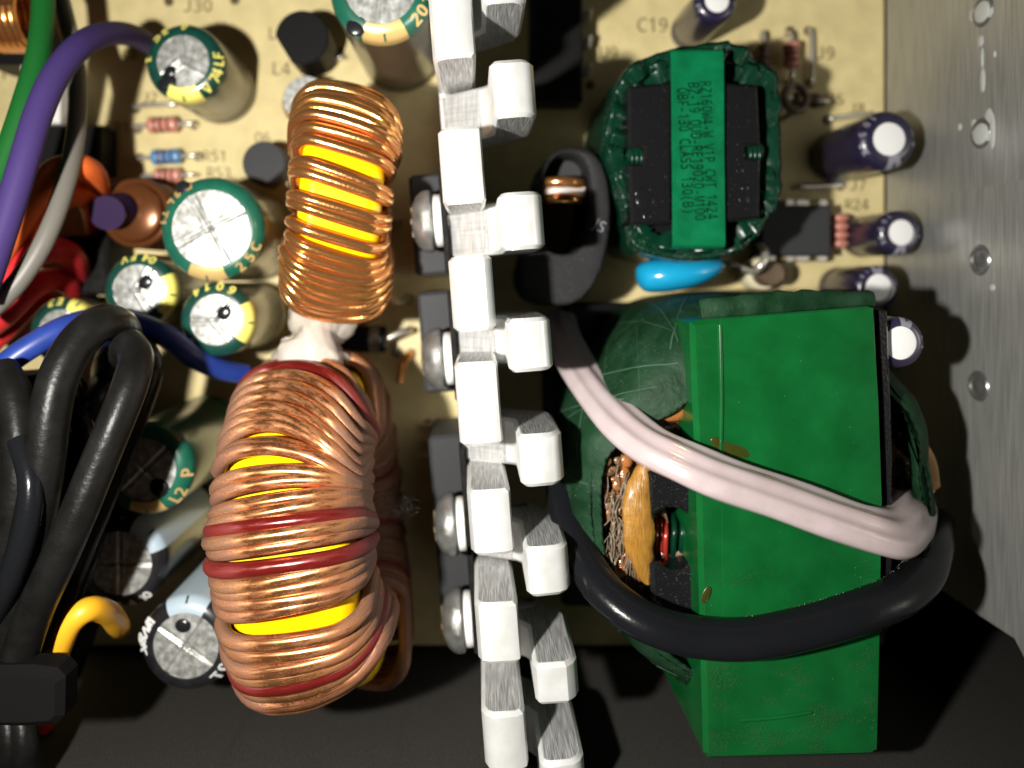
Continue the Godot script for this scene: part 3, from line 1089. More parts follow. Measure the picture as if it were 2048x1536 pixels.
# ------------------------------------------------------------------ large transformer
func ring_sheet(g: Geo, c: Vector3, rx: float, rz: float, h0: float, hfun: Callable, rfun: Callable, a0: float, a1: float, thick := 0.12, lean := 0.2) -> void:
	var segs := 120
	var rows := []
	for k in segs + 1:
		var a := a0 + (a1 - a0) * k / segs
		var dir := Vector3(cos(a) * rx, 0, sin(a) * rz)
		var s: float = rfun.call(a)
		var top: float = hfun.call(a)
		var row := PackedVector3Array()
		var un := Vector3(cos(a), 0, sin(a))
		var ln := lean * (1.0 + (1.5 if lean > 2.0 else -0.5) * exp(-pow(wrapf(a + 2.25, -PI, PI) / 0.5, 2.0)))
		for q in [[h0, 0.0], [lerpf(h0, top, 0.35), 0.15], [lerpf(h0, top, 0.7), 0.05], [top - 1.6, -0.25 * ln], [top - 0.6, -0.6 * ln], [top, -ln]]:
			row.append(c + dir * s + un * float(q[1]) + Vector3.UP * float(q[0]))
		for q in [[top, -ln - thick], [top - 0.6, -0.6 * ln - thick], [top - 1.6, -0.25 * ln - thick], [lerpf(h0, top, 0.7), 0.05 - thick], [h0, -thick]]:
			row.append(c + dir * s + un * float(q[1]) + Vector3.UP * float(q[0]))
		rows.append(row)
	g.grid(rows)


func build_large_transformer() -> void:
	var c := Vector3(22.0, 0, 17.4)
	var t := thing("transformer", "large transformer with a green tape-wrapped core crossed by a pink and a black wire", "transformer", c, "green tape transformers")
	var nz := FastNoiseLite.new()
	nz.seed = 21
	nz.frequency = 0.6
	var g := Geo.new()
	slab(g, [[1381, 645], [1400, 640], [1740, 613], [1752, 617], [1760, 800], [1768, 1000], [1762, 1300], [1757, 1505], [1745, 1514], [1420, 1522], [1409, 1510], [1400, 1180], [1394, 960], [1385, 760]], 25.0, 3.0, 0.35)
	var core := part(g, "taped_core", M.tape, t, "glossy green tape box with scuffed dusty lower end")
	# the lapped tape edge, the dark ridge along the right and the crease
	g = Geo.new()
	slab(g, [[1440, 638], [1746, 615], [1757, 800], [1764, 1000], [1759, 1300], [1754, 1500], [1450, 1512], [1446, 1200], [1442, 900]], 25.10, 24.9, 0.03)
	part(g, "tape_layer", M.tape, core)
	g = Geo.new()
	g.tube(route([[1440, 650, 25.05], [1443, 800, 25.1], [1441, 910, 25.05]]), 0.16, 8)
	g.tube(route([[1480, 1441, 25.12], [1560, 1434, 25.14], [1622, 1424, 25.1]]), 0.14, 8)
	part(g, "tape_crease", M.tape, core)
	g = Geo.new()
	for q in [[1456, 896, 1.5, 0.4], [1478, 902, 0.9, 0.4], [1434, 884, 0.5, 0.35], [1412, 1190, 0.3, 0.7]]:
		g.ball(at(q[0], q[1], 25.1), Vector3(float(q[2]), 0.07, float(q[3])), Basis(Vector3.UP, -0.4))
	part(g, "resin_stain", M.stain, core)
	g = Geo.new()
	slab(g, [[1758, 620], [1776, 622], [1786, 900], [1786, 1180], [1768, 1180], [1772, 1000], [1766, 800]], 24.2, 10.0, 0.15)
	part(g, "core_edge", M.ferrite, core)
	# bobbin block under the core
	g = Geo.new()
	g.box(Vector3(c.x + 0.3, 1.9, c.z + 0.4), Vector3(27, 3.6, 31), Basis.IDENTITY, 0.4)
	part(g, "base", M.ferrite, t)
	# winding: tape layers round the bobbin with wavy upper rims
	for k in 7:
		g = Geo.new()
		var kk := k
		ring_sheet(g, c, 15.0 - k * 0.48, 16.4 - k * 0.54, 2.5,
			func(a): return 22.3 - kk * 0.3 + 0.9 * nz.get_noise_2d(cos(a) * 2.2 + kk * 9, sin(a) * 2.2) + exp(-pow((wrapf(a + 2.25, -PI, PI)) / 0.5, 2.0)) * (0.9 if kk == 0 else -3.0),
			func(a): return 1.0 + 0.020 * nz.get_noise_2d(cos(a) * 2.6 + kk * 5, sin(a) * 2.6 + kk * 3) - (0.035 * pow(absf(cos(a * 4.0 + 0.5)), 0.7) - 0.02 if kk == 0 else 0.0),
			0, TAU, 0.12, [2.2, 1.5, 0.6, 0.3, 0.2, 0.15, 0.1][k])
		part(g, "tape_wrap", M.tape_dusty, t)
		if k == 0:
			# lapped tape edges and wrinkles running over the outer wrap
			var e := Geo.new()
			for w in 18:
				var a0 := rng.randf_range(-4.1, -1.7)
				var da := rng.randf_range(-0.45, 0.45)
				var f0 := rng.randf_range(0.0, 0.4)
				var f1 := f0 + rng.randf_range(0.3, 0.6)
				var path := PackedVector3Array()
				for q in 14:
					var u := q / 13.0
					var f := clampf(lerpf(f0, f1, u), 0.0, 1.0) * 4.0 + 1.0
					var sg := wrapf(a0 + da * u, 0, TAU) / TAU * 120.0
					var ends := []
					for z in 2:
						var seg := int(sg + z) % 120
						var lo := int(f)
						ends.append(g.v[seg * 11 + lo].lerp(g.v[seg * 11 + mini(lo + 1, 5)], f - lo))
					path.append((ends[0] as Vector3).lerp(ends[1], sg - floorf(sg)))
				e.tube(path, rng.randf_range(0.025, 0.08), 6)
			part(e, "tape_ridge", M.tape_edge, t)
		if k < 2:
			dust(g, t, 9000, 0.017, M.dust_grey, func(p, n): return p.y > 14.0 + 8.0 * rng.randf() and p.x < 24 and nz.get_noise_3dv(p * 0.9) > 0.25 - 0.5 * rng.randf())
	# copper and varnish between the layers
	g = Geo.new()
	var rows := []
	for k in 121:
		var a := TAU * k / 120
		var row := PackedVector3Array()
		for s in 14:
			var f := 0.45 + 0.40 * s / 13.0
			var y := 20.0 + 1.5 * nz.get_noise_2d(cos(a) * f * 26, sin(a) * f * 26) + 0.9 * nz.get_noise_2d(cos(a) * f * 70 + 40, sin(a) * f * 70)
			row.append(c + Vector3(cos(a) * f * 15.2, y, sin(a) * f * 16.6))
		rows.append(row)
	g.grid(rows)
	part(g, "varnish", M.varnish, t)
	dust(g, t, 4000, 0.022, M.dust_grey, func(p, n): return n.y > 0.3 or n.y < -0.3)
	# orange yarn strip beside the bobbin
	g = Geo.new()
	g.tube(route([[1290, 930, 21.6], [1276, 985, 22.1], [1276, 1050, 22.3], [1282, 1110, 22.0], [1296, 1158, 21.2]], 8), func(f, a): return Vector2(cos(a) * (0.5 + 0.75 * sin(PI * f)), sin(a) * 0.6) * (1.0 + 0.2 * nz.get_noise_2d(cos(a) * 4, f * 12)), 14)
	part(g, "yarn_strip", M.yarn, t)
	g = Geo.new()
	g.ball(at(1352, 808, 21.3), Vector3(1.9, 0.9, 1.4), Basis(Vector3.UP, 0.3))
	part(g, "resin_bulge", M.amber, t)
	for e in 2:
		g = Geo.new()
		for k in 26:
			var y0 := 920 + rng.randf() * 230
			var x0 := 1205 + rng.randf() * 62 + (y0 - 1000) * 0.10
			var q := rng.randf_range(0.18, 0.52)
			g.ball(at(x0, y0, 21.0 + rng.randf() * 0.5), Vector3(q, q * 0.5, q * rng.randf_range(0.8, 1.8)), Basis(Vector3.UP, rng.randf() * 3), 10)
		part(g, "resin_drops", M.amber if e == 0 else M.varnish, t)
	# loose stringy resin
	g = Geo.new()
	for k in 60:
		var x0 := 1215 + rng.randf() * 60
		var y0 := 930 + rng.randf() * 190
		g.tube(route([[x0, y0, 21.7], [x0 + rng.randf_range(-15, 15), y0 + 25, 22.1], [x0 + rng.randf_range(-25, 18), y0 + 55 + rng.randf() * 20, 21.5]], 5), rng.randf_range(0.02, 0.07), 6)
	part(g, "resin_strings", M.resin_thread, t)
	# black bobbin flange with an arched opening
	g = Geo.new()
	slab(g, [[1297, 945], [1400, 940], [1400, 1030], [1378, 1030], [1360, 1018], [1335, 1016], [1312, 1030], [1297, 1032]], 22.6, 16.0, 0.3)
	slab(g, [[1300, 1128], [1316, 1126], [1340, 1142], [1365, 1142], [1382, 1128], [1404, 1128], [1404, 1235], [1330, 1232], [1304, 1200]], 22.6, 16.0, 0.3)
	part(g, "bobbin_flange", M.ferrite, t)
	dust(g, t, 420, 0.02, M.dust_grey, func(p, n): return n.y > 0.3)
	g = Geo.new()
	for x in [1302, 1311, 1320, 1330]:
		g.tube(route([[x, 1024, 18.5], [x + 2, 1060, 20.6], [x + 1, 1100, 20.6], [x + 3, 1140, 18.5]]), 0.2, 8)
	part(g, "inner_winding", M.red, t)
	g = Geo.new()
	for x in [1346, 1362, 1377]:
		g.tube(route([[x, 1026, 18.5], [x + 3, 1055, 20.4], [x + 1, 1095, 20.4], [x, 1136, 18.5]]), 0.24, 8)
	part(g, "inner_tape", M.tape_deep, t)
	# right-hand side: leads and a yellowed paper edge
	for q in [[1786, 942, 1850, 938], [1786, 984, 1862, 980], [1800, 1102, 1856, 1100]]:
		g = Geo.new()
		g.tube(route([[q[0], q[1], 18.5], [(q[0] + q[2]) / 2.0, q[1] - 2, 18.7], [q[2], q[3], 17.5]]), 0.33, 8)
		part(g, "lead_wire", M.lead, t)
	g = Geo.new()
	g.tube(route([[1815, 862, 18.5], [1840, 895, 19.0], [1858, 930, 18.8], [1865, 975, 18]]), func(f, a): return Vector2(cos(a) * 0.7, sin(a) * 0.35), 10)
	part(g, "paper_edge", M.yarn, t)
	g = Geo.new()
	g.tube(route([[1400, 622, 22.5], [1500, 612, 23.0], [1620, 604, 22.8], [1745, 606, 22.2]], 8), func(f, a): return Vector2(cos(a) * 0.9, sin(a) * 0.4) * (1 + 0.3 * nz.get_noise_1d(f * 40)), 12)
	part(g, "folded_tape", M.tape_dusty, t)
	dust(core_geo_top(), t, 120, 0.022, M.dust_grey, func(p, n): return true, "dust_specks")
	dust(core_geo_top(), t, 14000, 0.018, M.dust_olive, func(p, n): return rng.randf() < smoothstep(16.0, 30.0, p.z) * smoothstep(-0.05, 0.4, nz.get_noise_2d(p.x * 0.45, p.z * 0.6)) + 0.35 * smoothstep(17.6, 16.6, p.x))


func core_geo_top() -> Geo:
	var g := Geo.new()
	var a := g.add(at(1392, 650, 25.12), Vector3.UP)
	var b := g.add(at(1748, 622, 25.12), Vector3.UP)
	var d := g.add(at(1752, 1500, 25.12), Vector3.UP)
	var e := g.add(at(1414, 1512, 25.12), Vector3.UP)
	g.quad(a, b, d, e)
	return g


# ------------------------------------------------------------------ small transformer
func build_small_transformer() -> void:
	var c := at(1392, 305, 15.0)
	c.y = 0
	var t := thing("transformer", "small transformer in crumpled green tape with a printed green band down its middle", "transformer", c, "green tape transformers")
	var nz := FastNoiseLite.new()
	nz.seed = 5
	nz.frequency = 0.5
	var outline := [[1228, 175], [1262, 128], [1340, 98], [1440, 82], [1500, 104], [1556, 160], [1562, 270], [1560, 390], [1530, 450], [1490, 500], [1400, 524], [1300, 512], [1262, 490], [1252, 440], [1216, 330], [1206, 270]]
	for k in 3:
		var pts := []
		for q in outline:
			var p := at(q[0], q[1], 14.5)
			p = Vector3(c.x, p.y, c.z) + Vector3(p.x - c.x, 0, p.z - c.z) * (1.0 - 0.06 * k)
			pts.append(p)
		pts.append(pts[0])
		var sm := spline(pts, 6)
		var g := Geo.new()
		var rows := []
		for s in sm.size():
			var p := sm[s]
			var un := Vector3(p.x - c.x, 0, p.z - c.z).normalized()
			var w := nz.get_noise_2d(p.x * 0.8 + k * 20, p.z * 0.8)
			var top := 14.6 + 1.3 * w - k * 0.3
			var row := PackedVector3Array()
			for q in [[1.5, 0.0], [6.0, 0.25 * w], [11.0, 0.5 * w], [top, -0.1], [top + 0.08, -0.5], [top - 0.3, -1.3 - 0.8 * w]]:
				row.append(Vector3(p.x, float(q[0]), p.z) + un * float(q[1]))
			rows.append(row)
		g.grid(rows)
		part(g, "tape_wrap", M.tape_deep, t)
		if k == 0:
			dust(g, t, 2600, 0.026, M.dust_grey, func(p, n): return p.y > 13.0 and (p.z > -8 or rng.randf() < 0.25))
	# ferrite core halves
	for side in [[[1256, 172], [1345, 164], [1345, 446], [1262, 450], [1258, 328], [1284, 326], [1288, 296], [1258, 294]], [[1446, 164], [1516, 172], [1522, 290], [1494, 292], [1492, 314], [1522, 318], [1520, 436], [1446, 446]]]:
		var g := Geo.new()
		slab(g, side, 16.4, 5.0, 0.25)
		part(g, "ferrite_core", M.ferrite, t)
		dust(g, t, 160, 0.02, M.dust_grey, func(p, n): return n.y > 0.5)
	var g := Geo.new()
	for q in [[1272, 310], [1508, 303]]:
		g.ball(at(q[0], q[1], 15.4), Vector3(0.9, 0.6, 0.9))
		for s in 3:
			g.ball(at(float(q[0]) - 8 + s * 9, float(q[1]) + 4, 15.8), Vector3(0.22, 0.35, 0.7))
	part(g, "notch_tape", M.tape_deep, t)
	g = Geo.new()
	for q in [[1290, 400, 0.8], [1280, 385, 0.5], [1488, 398, 0.5], [1490, 375, 0.35], [1480, 340, 0.35], [1294, 432, 0.4]]:
		g.ball(at(q[0], q[1], 16.4), Vector3(float(q[2]), 0.12, float(q[2])))
	part(g, "resin_drops", M.ferrite, t)
	# bobbin block
	g = Geo.new()
	slab(g, [[1240, 180], [1340, 108], [1500, 115], [1545, 180], [1545, 400], [1480, 490], [1300, 498], [1245, 420]], 13.0, 0.3, 0.3)
	part(g, "bobbin", M.ferrite, t)
	# band over the top and down both ends
	var xa := at(1341, 96, 16.9).x
	var xb := at(1447, 96, 16.9).x
	var za := at(1390, 97, 16.9).z
	var zb := at(1390, 496, 16.9).z
	var rows := []
	for q in [[za + 0.1, 6.0], [za + 0.05, 12.0], [za - 0.05, 16.3], [za + 0.05, 16.75], [za + 0.35, 16.92], [za + 3, 16.95], [lerpf(za, zb, 0.5), 16.9], [zb - 3, 16.95], [zb - 0.4, 16.92], [zb - 0.05, 16.7], [zb + 0.08, 16.0], [zb + 0.1, 11.0], [zb - 0.3, 7.0]]:
		var row := PackedVector3Array()
		for s in 9:
			row.append(Vector3(lerpf(xa, xb, s / 8.0) + 0.25 * (float(q[0]) - za) / (zb - za) * 0.6, float(q[1]) + 0.04 * sin(s * 2.0 + float(q[0])), q[0]))
		rows.append(row)
	g = Geo.new()
	g.grid(rows)
	var band := part(g, "printed_band", M.tape_band, t, "green tape band with three lines of dark print")
	dust(g, t, 300, 0.02, M.dust_grey, func(p, n): return p.y > 16 and p.z > -16)
	g = Geo.new()
	var down := Basis(Vector3.BACK, Vector3.RIGHT, Vector3.UP)
	for q in [["RZ160W4-W V1P CWT 1424", 1417, 300, 0.05], ["BZ-19 QUD-RE19020-M100", 1393, 303, 0.05], ["OBF-130 CLASS 130(B)", 1370, 302, 0.05]]:
		g.text(q[0], Transform3D(Basis(Vector3.UP, float(q[3])) * down * Basis.from_scale(Vector3(0.74, 1, 1)), at(q[1], q[2], 16.97)), 0.86, true, true)
	part(g, "band_print", M.print_green, band)


# ------------------------------------------------------------------ capacitors
func build_capacitors() -> void:
	var lem: Material = M.lemon
	capacitor("green_capacitor", "dark green capacitor with three-way vent and black ink blot, beside the purple wire end", 365, 122, 79, 11.0,
		{"sleeve": M.sleeve_dark, "body": M.sleeve_reflection, "silver": 0.67, "vents": [265, 25, 145], "stripe": [lem, 62, 118], "dot": [[140, 0.62, 0.15], [128, 0.98, 0.24, -0.1]], "letters": [["I", 183], ["C", 222], ["2", 238], ["A", 271], ["F", 350], ["L", 2], ["4", 18], ["7", 28], ["V", 48]]})
	capacitor("green_capacitor", "tall green capacitor with gold stripe, partly cut off by the top edge beside the heatsink", 760, -25, 104, 18.0,
		{"sleeve": M.sleeve_green, "body": M.sleeve_reflection, "band": M.sleeve_brown, "silver": 0.70, "vents": [95, 185, 275, 5], "stripe": [M.gold, 58, 112], "dot": [[122, 1.20, 0.20, -0.2]], "print": M.gold, "size": 0.85, "letters": [["2", 40], ["0", 27], ["1", 12]]})
	capacitor("green_capacitor", "biggest round green capacitor with cross vent and gold stripe, left of the small toroid", 420, 457, 105, 14.0,
		{"sleeve": M.sleeve_green, "body": M.sleeve_reflection, "silver": 0.74, "vents": [62, 152, 242, 332], "stripe": [M.gold, 72, 118], "print": M.gold, "dot": [[236, 1.24, 0.16, -0.25]], "letters": [["E", 243], ["8", 226], ["L", 214], ["T", 198], ["1", 188], ["2", 52], ["5", 36], ["C", 22]]})
	capacitor("green_capacitor", "dark green capacitor with lemon stripe and black dot, half behind the black wire loop", 275, 580, 73, 12.0,
		{"sleeve": M.sleeve_dark, "body": M.sleeve_reflection, "silver": 0.70, "vents": [300, 60, 175], "stripe": [lem, -28, 45], "dot": [[315, 0.42, 0.19]], "letters": [["F", 262], ["4", 283], ["0", 295], ["V", 245]]})
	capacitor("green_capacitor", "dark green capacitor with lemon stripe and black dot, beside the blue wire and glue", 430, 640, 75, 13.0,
		{"sleeve": M.sleeve_dark, "body": M.sleeve_reflection, "silver": 0.68, "vents": [310, 50, 180], "stripe": [lem, -30, 40], "dot": [[322, 0.45, 0.19]], "letters": [["1", 255], ["0", 277], ["6", 298], ["C", 140], ["4", 235]]})
	capacitor("green_capacitor", "dark green capacitor mostly covered by the blue wire and black wire loops", 120, 664, 68, 11.0,
		{"sleeve": M.sleeve_dark, "body": M.sleeve_reflection, "silver": 0.66, "vents": [60, 180, 300], "stripe": [lem, -75, -45], "letters": [["E", 268], ["3", 250], ["C", 25], ["5", 10]]})
	capacitor("green_capacitor", "green capacitor with gold stripe half hidden between black wires and the big toroid", 288, 940, 94, 16.0,
		{"sleeve": M.sleeve_green, "silver": 0.68, "vents": [45, 135, 225, 315], "stripe": [M.gold, 62, 112], "print": M.gold, "dot": [[50, 0.74, 0.2]], "size": 0.85, "letters": [["P", 5], ["2", 32], ["L", 45]]})
	capacitor("black_capacitor", "black capacitor with pale blue stripe and dusty cross-scored top, above the yellow wire hook", 238, 1128, 92, 15.0,
		{"sleeve": M.sleeve_black, "stripe_low": 2.4, "silver": 0.71, "vents": [0, 90, 180, 270], "stripe": [M.pale_blue, -72, -18], "print": M.white, "size": 0.75, "letters": [["1", 58], ["0", 50], ["4", 74], ["M", 95]], "side": [["-", -45, 9.0]]})
	capacitor("black_capacitor", "black capacitor with pale blue stripe and round black dot, left of the big toroid's foot", 371, 1293, 96, 17.0,
		{"sleeve": M.sleeve_black, "stripe_low": 2.4, "silver": 0.69, "vents": [35, 125, 215, 305], "stripe": [M.pale_blue, -118, -62], "dot": [[-98, 0.62, 0.15]], "print": M.white, "size": 0.85, "letters": [["K", 176], ["g", 186], ["V", 212], ["W", 203], ["5", 15], ["0", 30], ["T", 45]], "side": [["-", -80, 9.0]]})
	var navy := [["purple_capacitor", "largest purple capacitor leaning out towards the plate, right of the small transformer", 1779, 278, 60, 10.5, 0.56, 60],
		["purple_capacitor", "purple capacitor with white top between the black chip and the plate", 1803, 465, 45, 8.0, 0.58, 75],
		["purple_capacitor", "purple capacitor standing just above the corner of the large transformer", 1758, 575, 44, 8.5, 0.62, 250],
		["purple_capacitor", "purple capacitor tucked behind the right edge of the large transformer, in shadow", 1802, 686, 51, 23.5, 0.66, 270],
		["purple_capacitor", "purple capacitor cut off by the top edge above the small transformer", 1434, 0, 43, 9.5, 0.58, 200]]
	for q in navy:
		capacitor(q[0], q[1], q[2], q[3], q[4], q[5], {"sleeve": M.sleeve_navy, "silver": q[6], "top": M.white, "print": M.print_grey, "stripe": [M.print_grey, float(q[7]), float(q[7]) + 32.0], "size": 0.5,
			"letters": [["6", 165], ["5", 190], ["0", 215], ["1", 235], ["V", 345], ["3", 10], ["K", 150]], "group": "small purple capacitors"})


# ------------------------------------------------------------------ small parts on the board
func build_board_parts() -> void:
	resistor("pink banded resistor beside the FR1 print", M.resistor_pink, M.band_dark, 294, 251, 358, 248, 1.3, 0.95, 1.5)
	resistor("blue banded resistor beside the R51 print", M.resistor_blue, M.band_dark, 302, 315, 364, 312, 1.3, 0.9, 1.5)
	resistor("pink banded resistor just above the biggest green capacitor", M.resistor_pink, M.band_dark, 308, 351, 364, 350, 1.3, 0.9, 1.3)
	resistor("brown banded resistor at the upper left of the J9 wire", M.sleeve_brown, M.band_dark, 1527, 86, 1525, 150, 1.3, 0.95, 1.2)
	resistor("pale pink banded resistor between the brown one and the J9 wire", M.resistor_pink, M.band_dark, 1582, 82, 1584, 138, 1.5, 0.95, 1.0)
	resistor("brown banded resistor beside the R35 print", M.sleeve_brown, M.band_dark, 1585, 196, 1640, 202, 1.5, 0.9, 1.0)
	# bare jumper wires
	for q in [["bare jumper wire under the J9 print's left side", 1617, 62, 1618, 168], ["bare jumper wire running into the largest purple capacitor", 1655, 240, 1735, 230], ["bare jumper wire beside the J7 print", 1590, 376, 1680, 372], ["bare jumper wire above the FR1 resistor", 272, 216, 356, 211],
		["upper of three bare jumper wires between big toroid and heatsink", 845, 850, 895, 845], ["middle of three bare jumper wires between big toroid and heatsink", 845, 879, 893, 875], ["lower of three bare jumper wires between big toroid and heatsink", 842, 909, 897, 905], ["bare jumper wire below the round coil near the L4 print", 598, 130, 690, 118]]:
		var g := Geo.new()
		var a := at(q[1], q[2], 0.0)
		var b := at(q[3], q[4], 0.0)
		g.tube(spline([a - Vector3.UP * 0.5, a + Vector3.UP * 0.35, a.lerp(b, 0.12) + Vector3.UP * 0.7, a.lerp(b, 0.88) + Vector3.UP * 0.7, b + Vector3.UP * 0.35, b - Vector3.UP * 0.5], 5), 0.28, 8)
		solo(g, "jumper_wire", q[0], "wire", M.lead, "bare jumper wires on the board")
	# banded diode under the glue
	var t := thing("diode", "black diode with silver band between the two toroids, right of the glue", "diode", at(740, 675, 0))
	var g := Geo.new()
	var xf := Transform3D(Basis(Vector3.UP, Vector3.RIGHT, Vector3.BACK), at(672, 678, 3.0))
	g.lathe([Vector2(0.001, 0), Vector2(1.25, 0.05), Vector2(1.4, 0.25), Vector2(1.4, 5.0), Vector2(1.25, 5.2), Vector2(0.001, 5.25)], xf, 24)
	part(g, "body", M.black, t)
	g = Geo.new()
	g.lathe([Vector2(1.38, 3.5), Vector2(1.43, 3.55), Vector2(1.43, 4.6), Vector2(1.38, 4.65)], xf, 24)
	part(g, "band", M.steel, t)
	g = Geo.new()
	g.tube(spline([xf * Vector3(0, 5.2, 0), at(800, 666, 2.8), at(818, 661, 2.0), at(821, 661, -0.3)], 5), 0.38, 8)
	part(g, "lead", M.lead, t)
	g = Geo.new()
	g.tube(route([[800, 765, 2.0], [806, 728, 1.8], [818, 710, 1.0], [822, 706, -0.2]]), 0.4, 8)
	solo(g, "toroid_lead", "copper lead of the big toroid entering the board below the diode", "wire", M.copper)
	g = Geo.new()
	g.ball(at(794, 704, 0.3), Vector3(0.5, 0.4, 0.55))
	solo(g, "solder_blob", "tiny bright bead on the board below the banded diode", "solder", M.steel)
	# flat-sided transistors
	for q in [["black half-round transistor on the bare board near the L1 print", 604, 74, 54, 6.0, 0.55, M.black], ["dark grey half-round transistor left of the small toroid", 528, 326, 44, 5.0, 2.2, M.grey]]:
		var h: float = q[4]
		var p := at(q[1], q[2], h)
		var r := mm(q[3], h)
		t = thing("small_transistor", q[0], "transistor", Vector3(p.x, 0, p.z), "half-round transistors")
		var poly := PackedVector2Array()
		for k in 26:
			var a := deg_to_rad(-145.0 + 290.0 * k / 25.0)
			poly.append(Vector2(cos(a), sin(a)).rotated(-float(q[5])) * r)
		g = Geo.new()
		g.prism(poly, h - 1.4, Transform3D(Basis(Vector3.RIGHT, Vector3.BACK, Vector3.UP), Vector3(p.x, 1.4, p.z)), 0.15)
		part(g, "body", q[6], t)
		for s in [-1, 0, 1]:
			g = Geo.new()
			var lp: Vector3 = Vector3(p.x, 0, p.z) + Vector3(cos(float(q[5])), 0, -sin(float(q[5]))).cross(Vector3.UP) * s * 1.1
			g.tube(PackedVector3Array([lp + Vector3.UP * 1.6, lp - Vector3.UP * 0.4]), 0.25, 6)
			part(g, "lead", M.lead, t)
	# drum coil
	var dc := at(612, 198, 5.0)
	t = thing("drum_coil", "small drum coil with silvery flat top, tucked against the upper end of the small toroid", "inductor", Vector3(dc.x, 0, dc.z))
	g = Geo.new()
	xf = Transform3D(Basis.IDENTITY, Vector3(dc.x, 0, dc.z))
	var dr := mm(50, 5.0)
	g.lathe([Vector2(dr * 0.9, 0.2), Vector2(dr, 0.4), Vector2(dr, 1.2), Vector2(dr * 0.7, 1.3)], xf, 32)
	g.lathe([Vector2(dr * 0.7, 4.0), Vector2(dr * 0.93, 4.1), Vector2(dr * 0.97, 4.6), Vector2(dr * 0.9, 5.0), Vector2(0.001, 5.0)], xf, 32)
	part(g, "drum", M.can, t)
	for k in 6:
		g = Geo.new()
		var pts := PackedVector3Array()
		for s in 33:
			var a := TAU * s / 32
			pts.append(Vector3(dc.x + cos(a) * dr * 0.98, 1.5 + k * 0.45, dc.z + sin(a) * dr * 0.98))
		g.tube(pts, 0.25, 6, false)
		part(g, "winding_turn", M.copper, t)
	# black oval sleeved core with copper wires
	build_oval_core()
	# blue ceramic capacitor
	g = Geo.new()
	g.tube(route([[1272, 556, 10.0], [1284, 554, 10.1], [1305, 552, 10.3], [1340, 549, 10.5], [1375, 545, 10.4], [1405, 538, 10.0], [1425, 531, 9.6], [1440, 527, 9.2]], 6), func(f, a): return Vector2(cos(a) * mm(34, 10) * pow(sin(PI * pow(clampf(f, 0.004, 0.996), 0.72)), 0.62), sin(a) * 2.6 * pow(sin(PI * clampf(f, 0.004, 0.996)), 0.6)), 22)
	t = thing("ceramic_capacitor", "glossy bright blue disc capacitor between the two transformers", "capacitor", at(1350, 550, 0))
	part(g, "body", M.blue_ceramic, t)
	for q in [[1335, 0], [1390, 1]]:
		g = Geo.new()
		g.tube(PackedVector3Array([at(q[0], 548, 9.0), Vector3(at(q[0], 548, 9.0).x, -0.4, at(q[0], 548, 9.0).z)]), 0.28, 6)
		part(g, "lead", M.lead, t)
	# upright diode with a bent-over lead
	t = thing("standing_diode", "cream standing component with its lead looped over, right of the blue disc", "diode", at(1507, 548, 0))
	g = Geo.new()
	xf = Transform3D(Basis.IDENTITY, at(1506, 548, 0))
	g.lathe([Vector2(1.7, 0.2), Vector2(1.75, 0.4), Vector2(1.75, 2.8), Vector2(1.5, 3.1), Vector2(0.001, 3.2)], xf, 28)
	part(g, "body", M.cream, t)
	g = Geo.new()
	g.lathe([Vector2(1.3, 3.0), Vector2(1.3, 5.0), Vector2(1.1, 5.3), Vector2(0.001, 5.35)], xf, 22)
	part(g, "cap", M.sleeve_brown, t)
	g = Geo.new()
	g.tube(route([[1508, 545, 5.0], [1514, 540, 7.2], [1528, 522, 7.6], [1530, 503, 7.0], [1522, 492, 5.0], [1520, 490, 0]], 6), 0.38, 8)
	g.tube(route([[1506, 545, 5.2], [1480, 535, 5.6], [1455, 528, 5.0], [1440, 528, 3.0]], 6), 0.34, 8)
	part(g, "lead", M.lead, t)
	# chips
	t = thing("chip", "black eight-legged chip lying flat right of the small transformer", "chip", at(1598, 462, 0), "black chips")
	g = Geo.new()
	slab(g, rect(1522, 410, 1664, 512), 3.9, 0.7, 0.25)
	part(g, "body", M.grey, t)
	for x in [1540, 1578, 1603, 1643]:
		for s in [[403, -1], [519, 1]]:
			g = Geo.new()
			var p := at(x, s[0], 2.2)
			g.box(p + Vector3(0, 0.2, -0.3 * float(s[1])), Vector3(0.9 if x != 1603 else 1.4, 0.25, 0.9), Basis.IDENTITY, 0.06)
			g.box(p + Vector3(0, -1.1, 0.15 * float(s[1])), Vector3(0.6, 2.6, 0.25), Basis.IDENTITY, 0.06)
			part(g, "pin", M.lead, t)
	t = thing("chip", "black chip in shadow right of the heatsink, with silver pins beside the U9 print", "chip", at(1120, 110, 0), "black chips")
	g = Geo.new()
	slab(g, rect(1062, -60, 1166, 200), 5.0, 0.8, 0.25)
	part(g, "body", M.black, t)
	for y in [30, 85, 140]:
		g = Geo.new()
		g.box(at(1173, y, 2.6), Vector3(0.9, 0.3, 1.0), Basis.IDENTITY, 0.06)
		g.box(at(1178, y, 1.2), Vector3(0.3, 2.8, 0.7), Basis.IDENTITY, 0.06)
		part(g, "pin", M.lead, t)
	t = thing("resistor_network", "row of pinkish resistor beads at the right end of the black chip", "resistor", at(1680, 465, 0))
	for k in 4:
		g = Geo.new()
		g.ball(at(1680, 436 + k * 17, 1.6), Vector3(0.95, 0.8, 0.5))
		part(g, "bead", M.resistor_pink, t)
	# brown ring-shaped part by R35
	g = Geo.new()
	var ring := PackedVector3Array()
	for k in 25:
		var a := TAU * k / 24
		ring.append(at(1590, 196, 4.0) + Vector3(cos(a) * 1.1, 0.3 * sin(a), sin(a) * 1.4))
	g.tube(ring, 0.38, 8, false)
	g.tube(PackedVector3Array([ring[6], Vector3(ring[6].x, -0.3, ring[6].z)]), 0.3, 6)
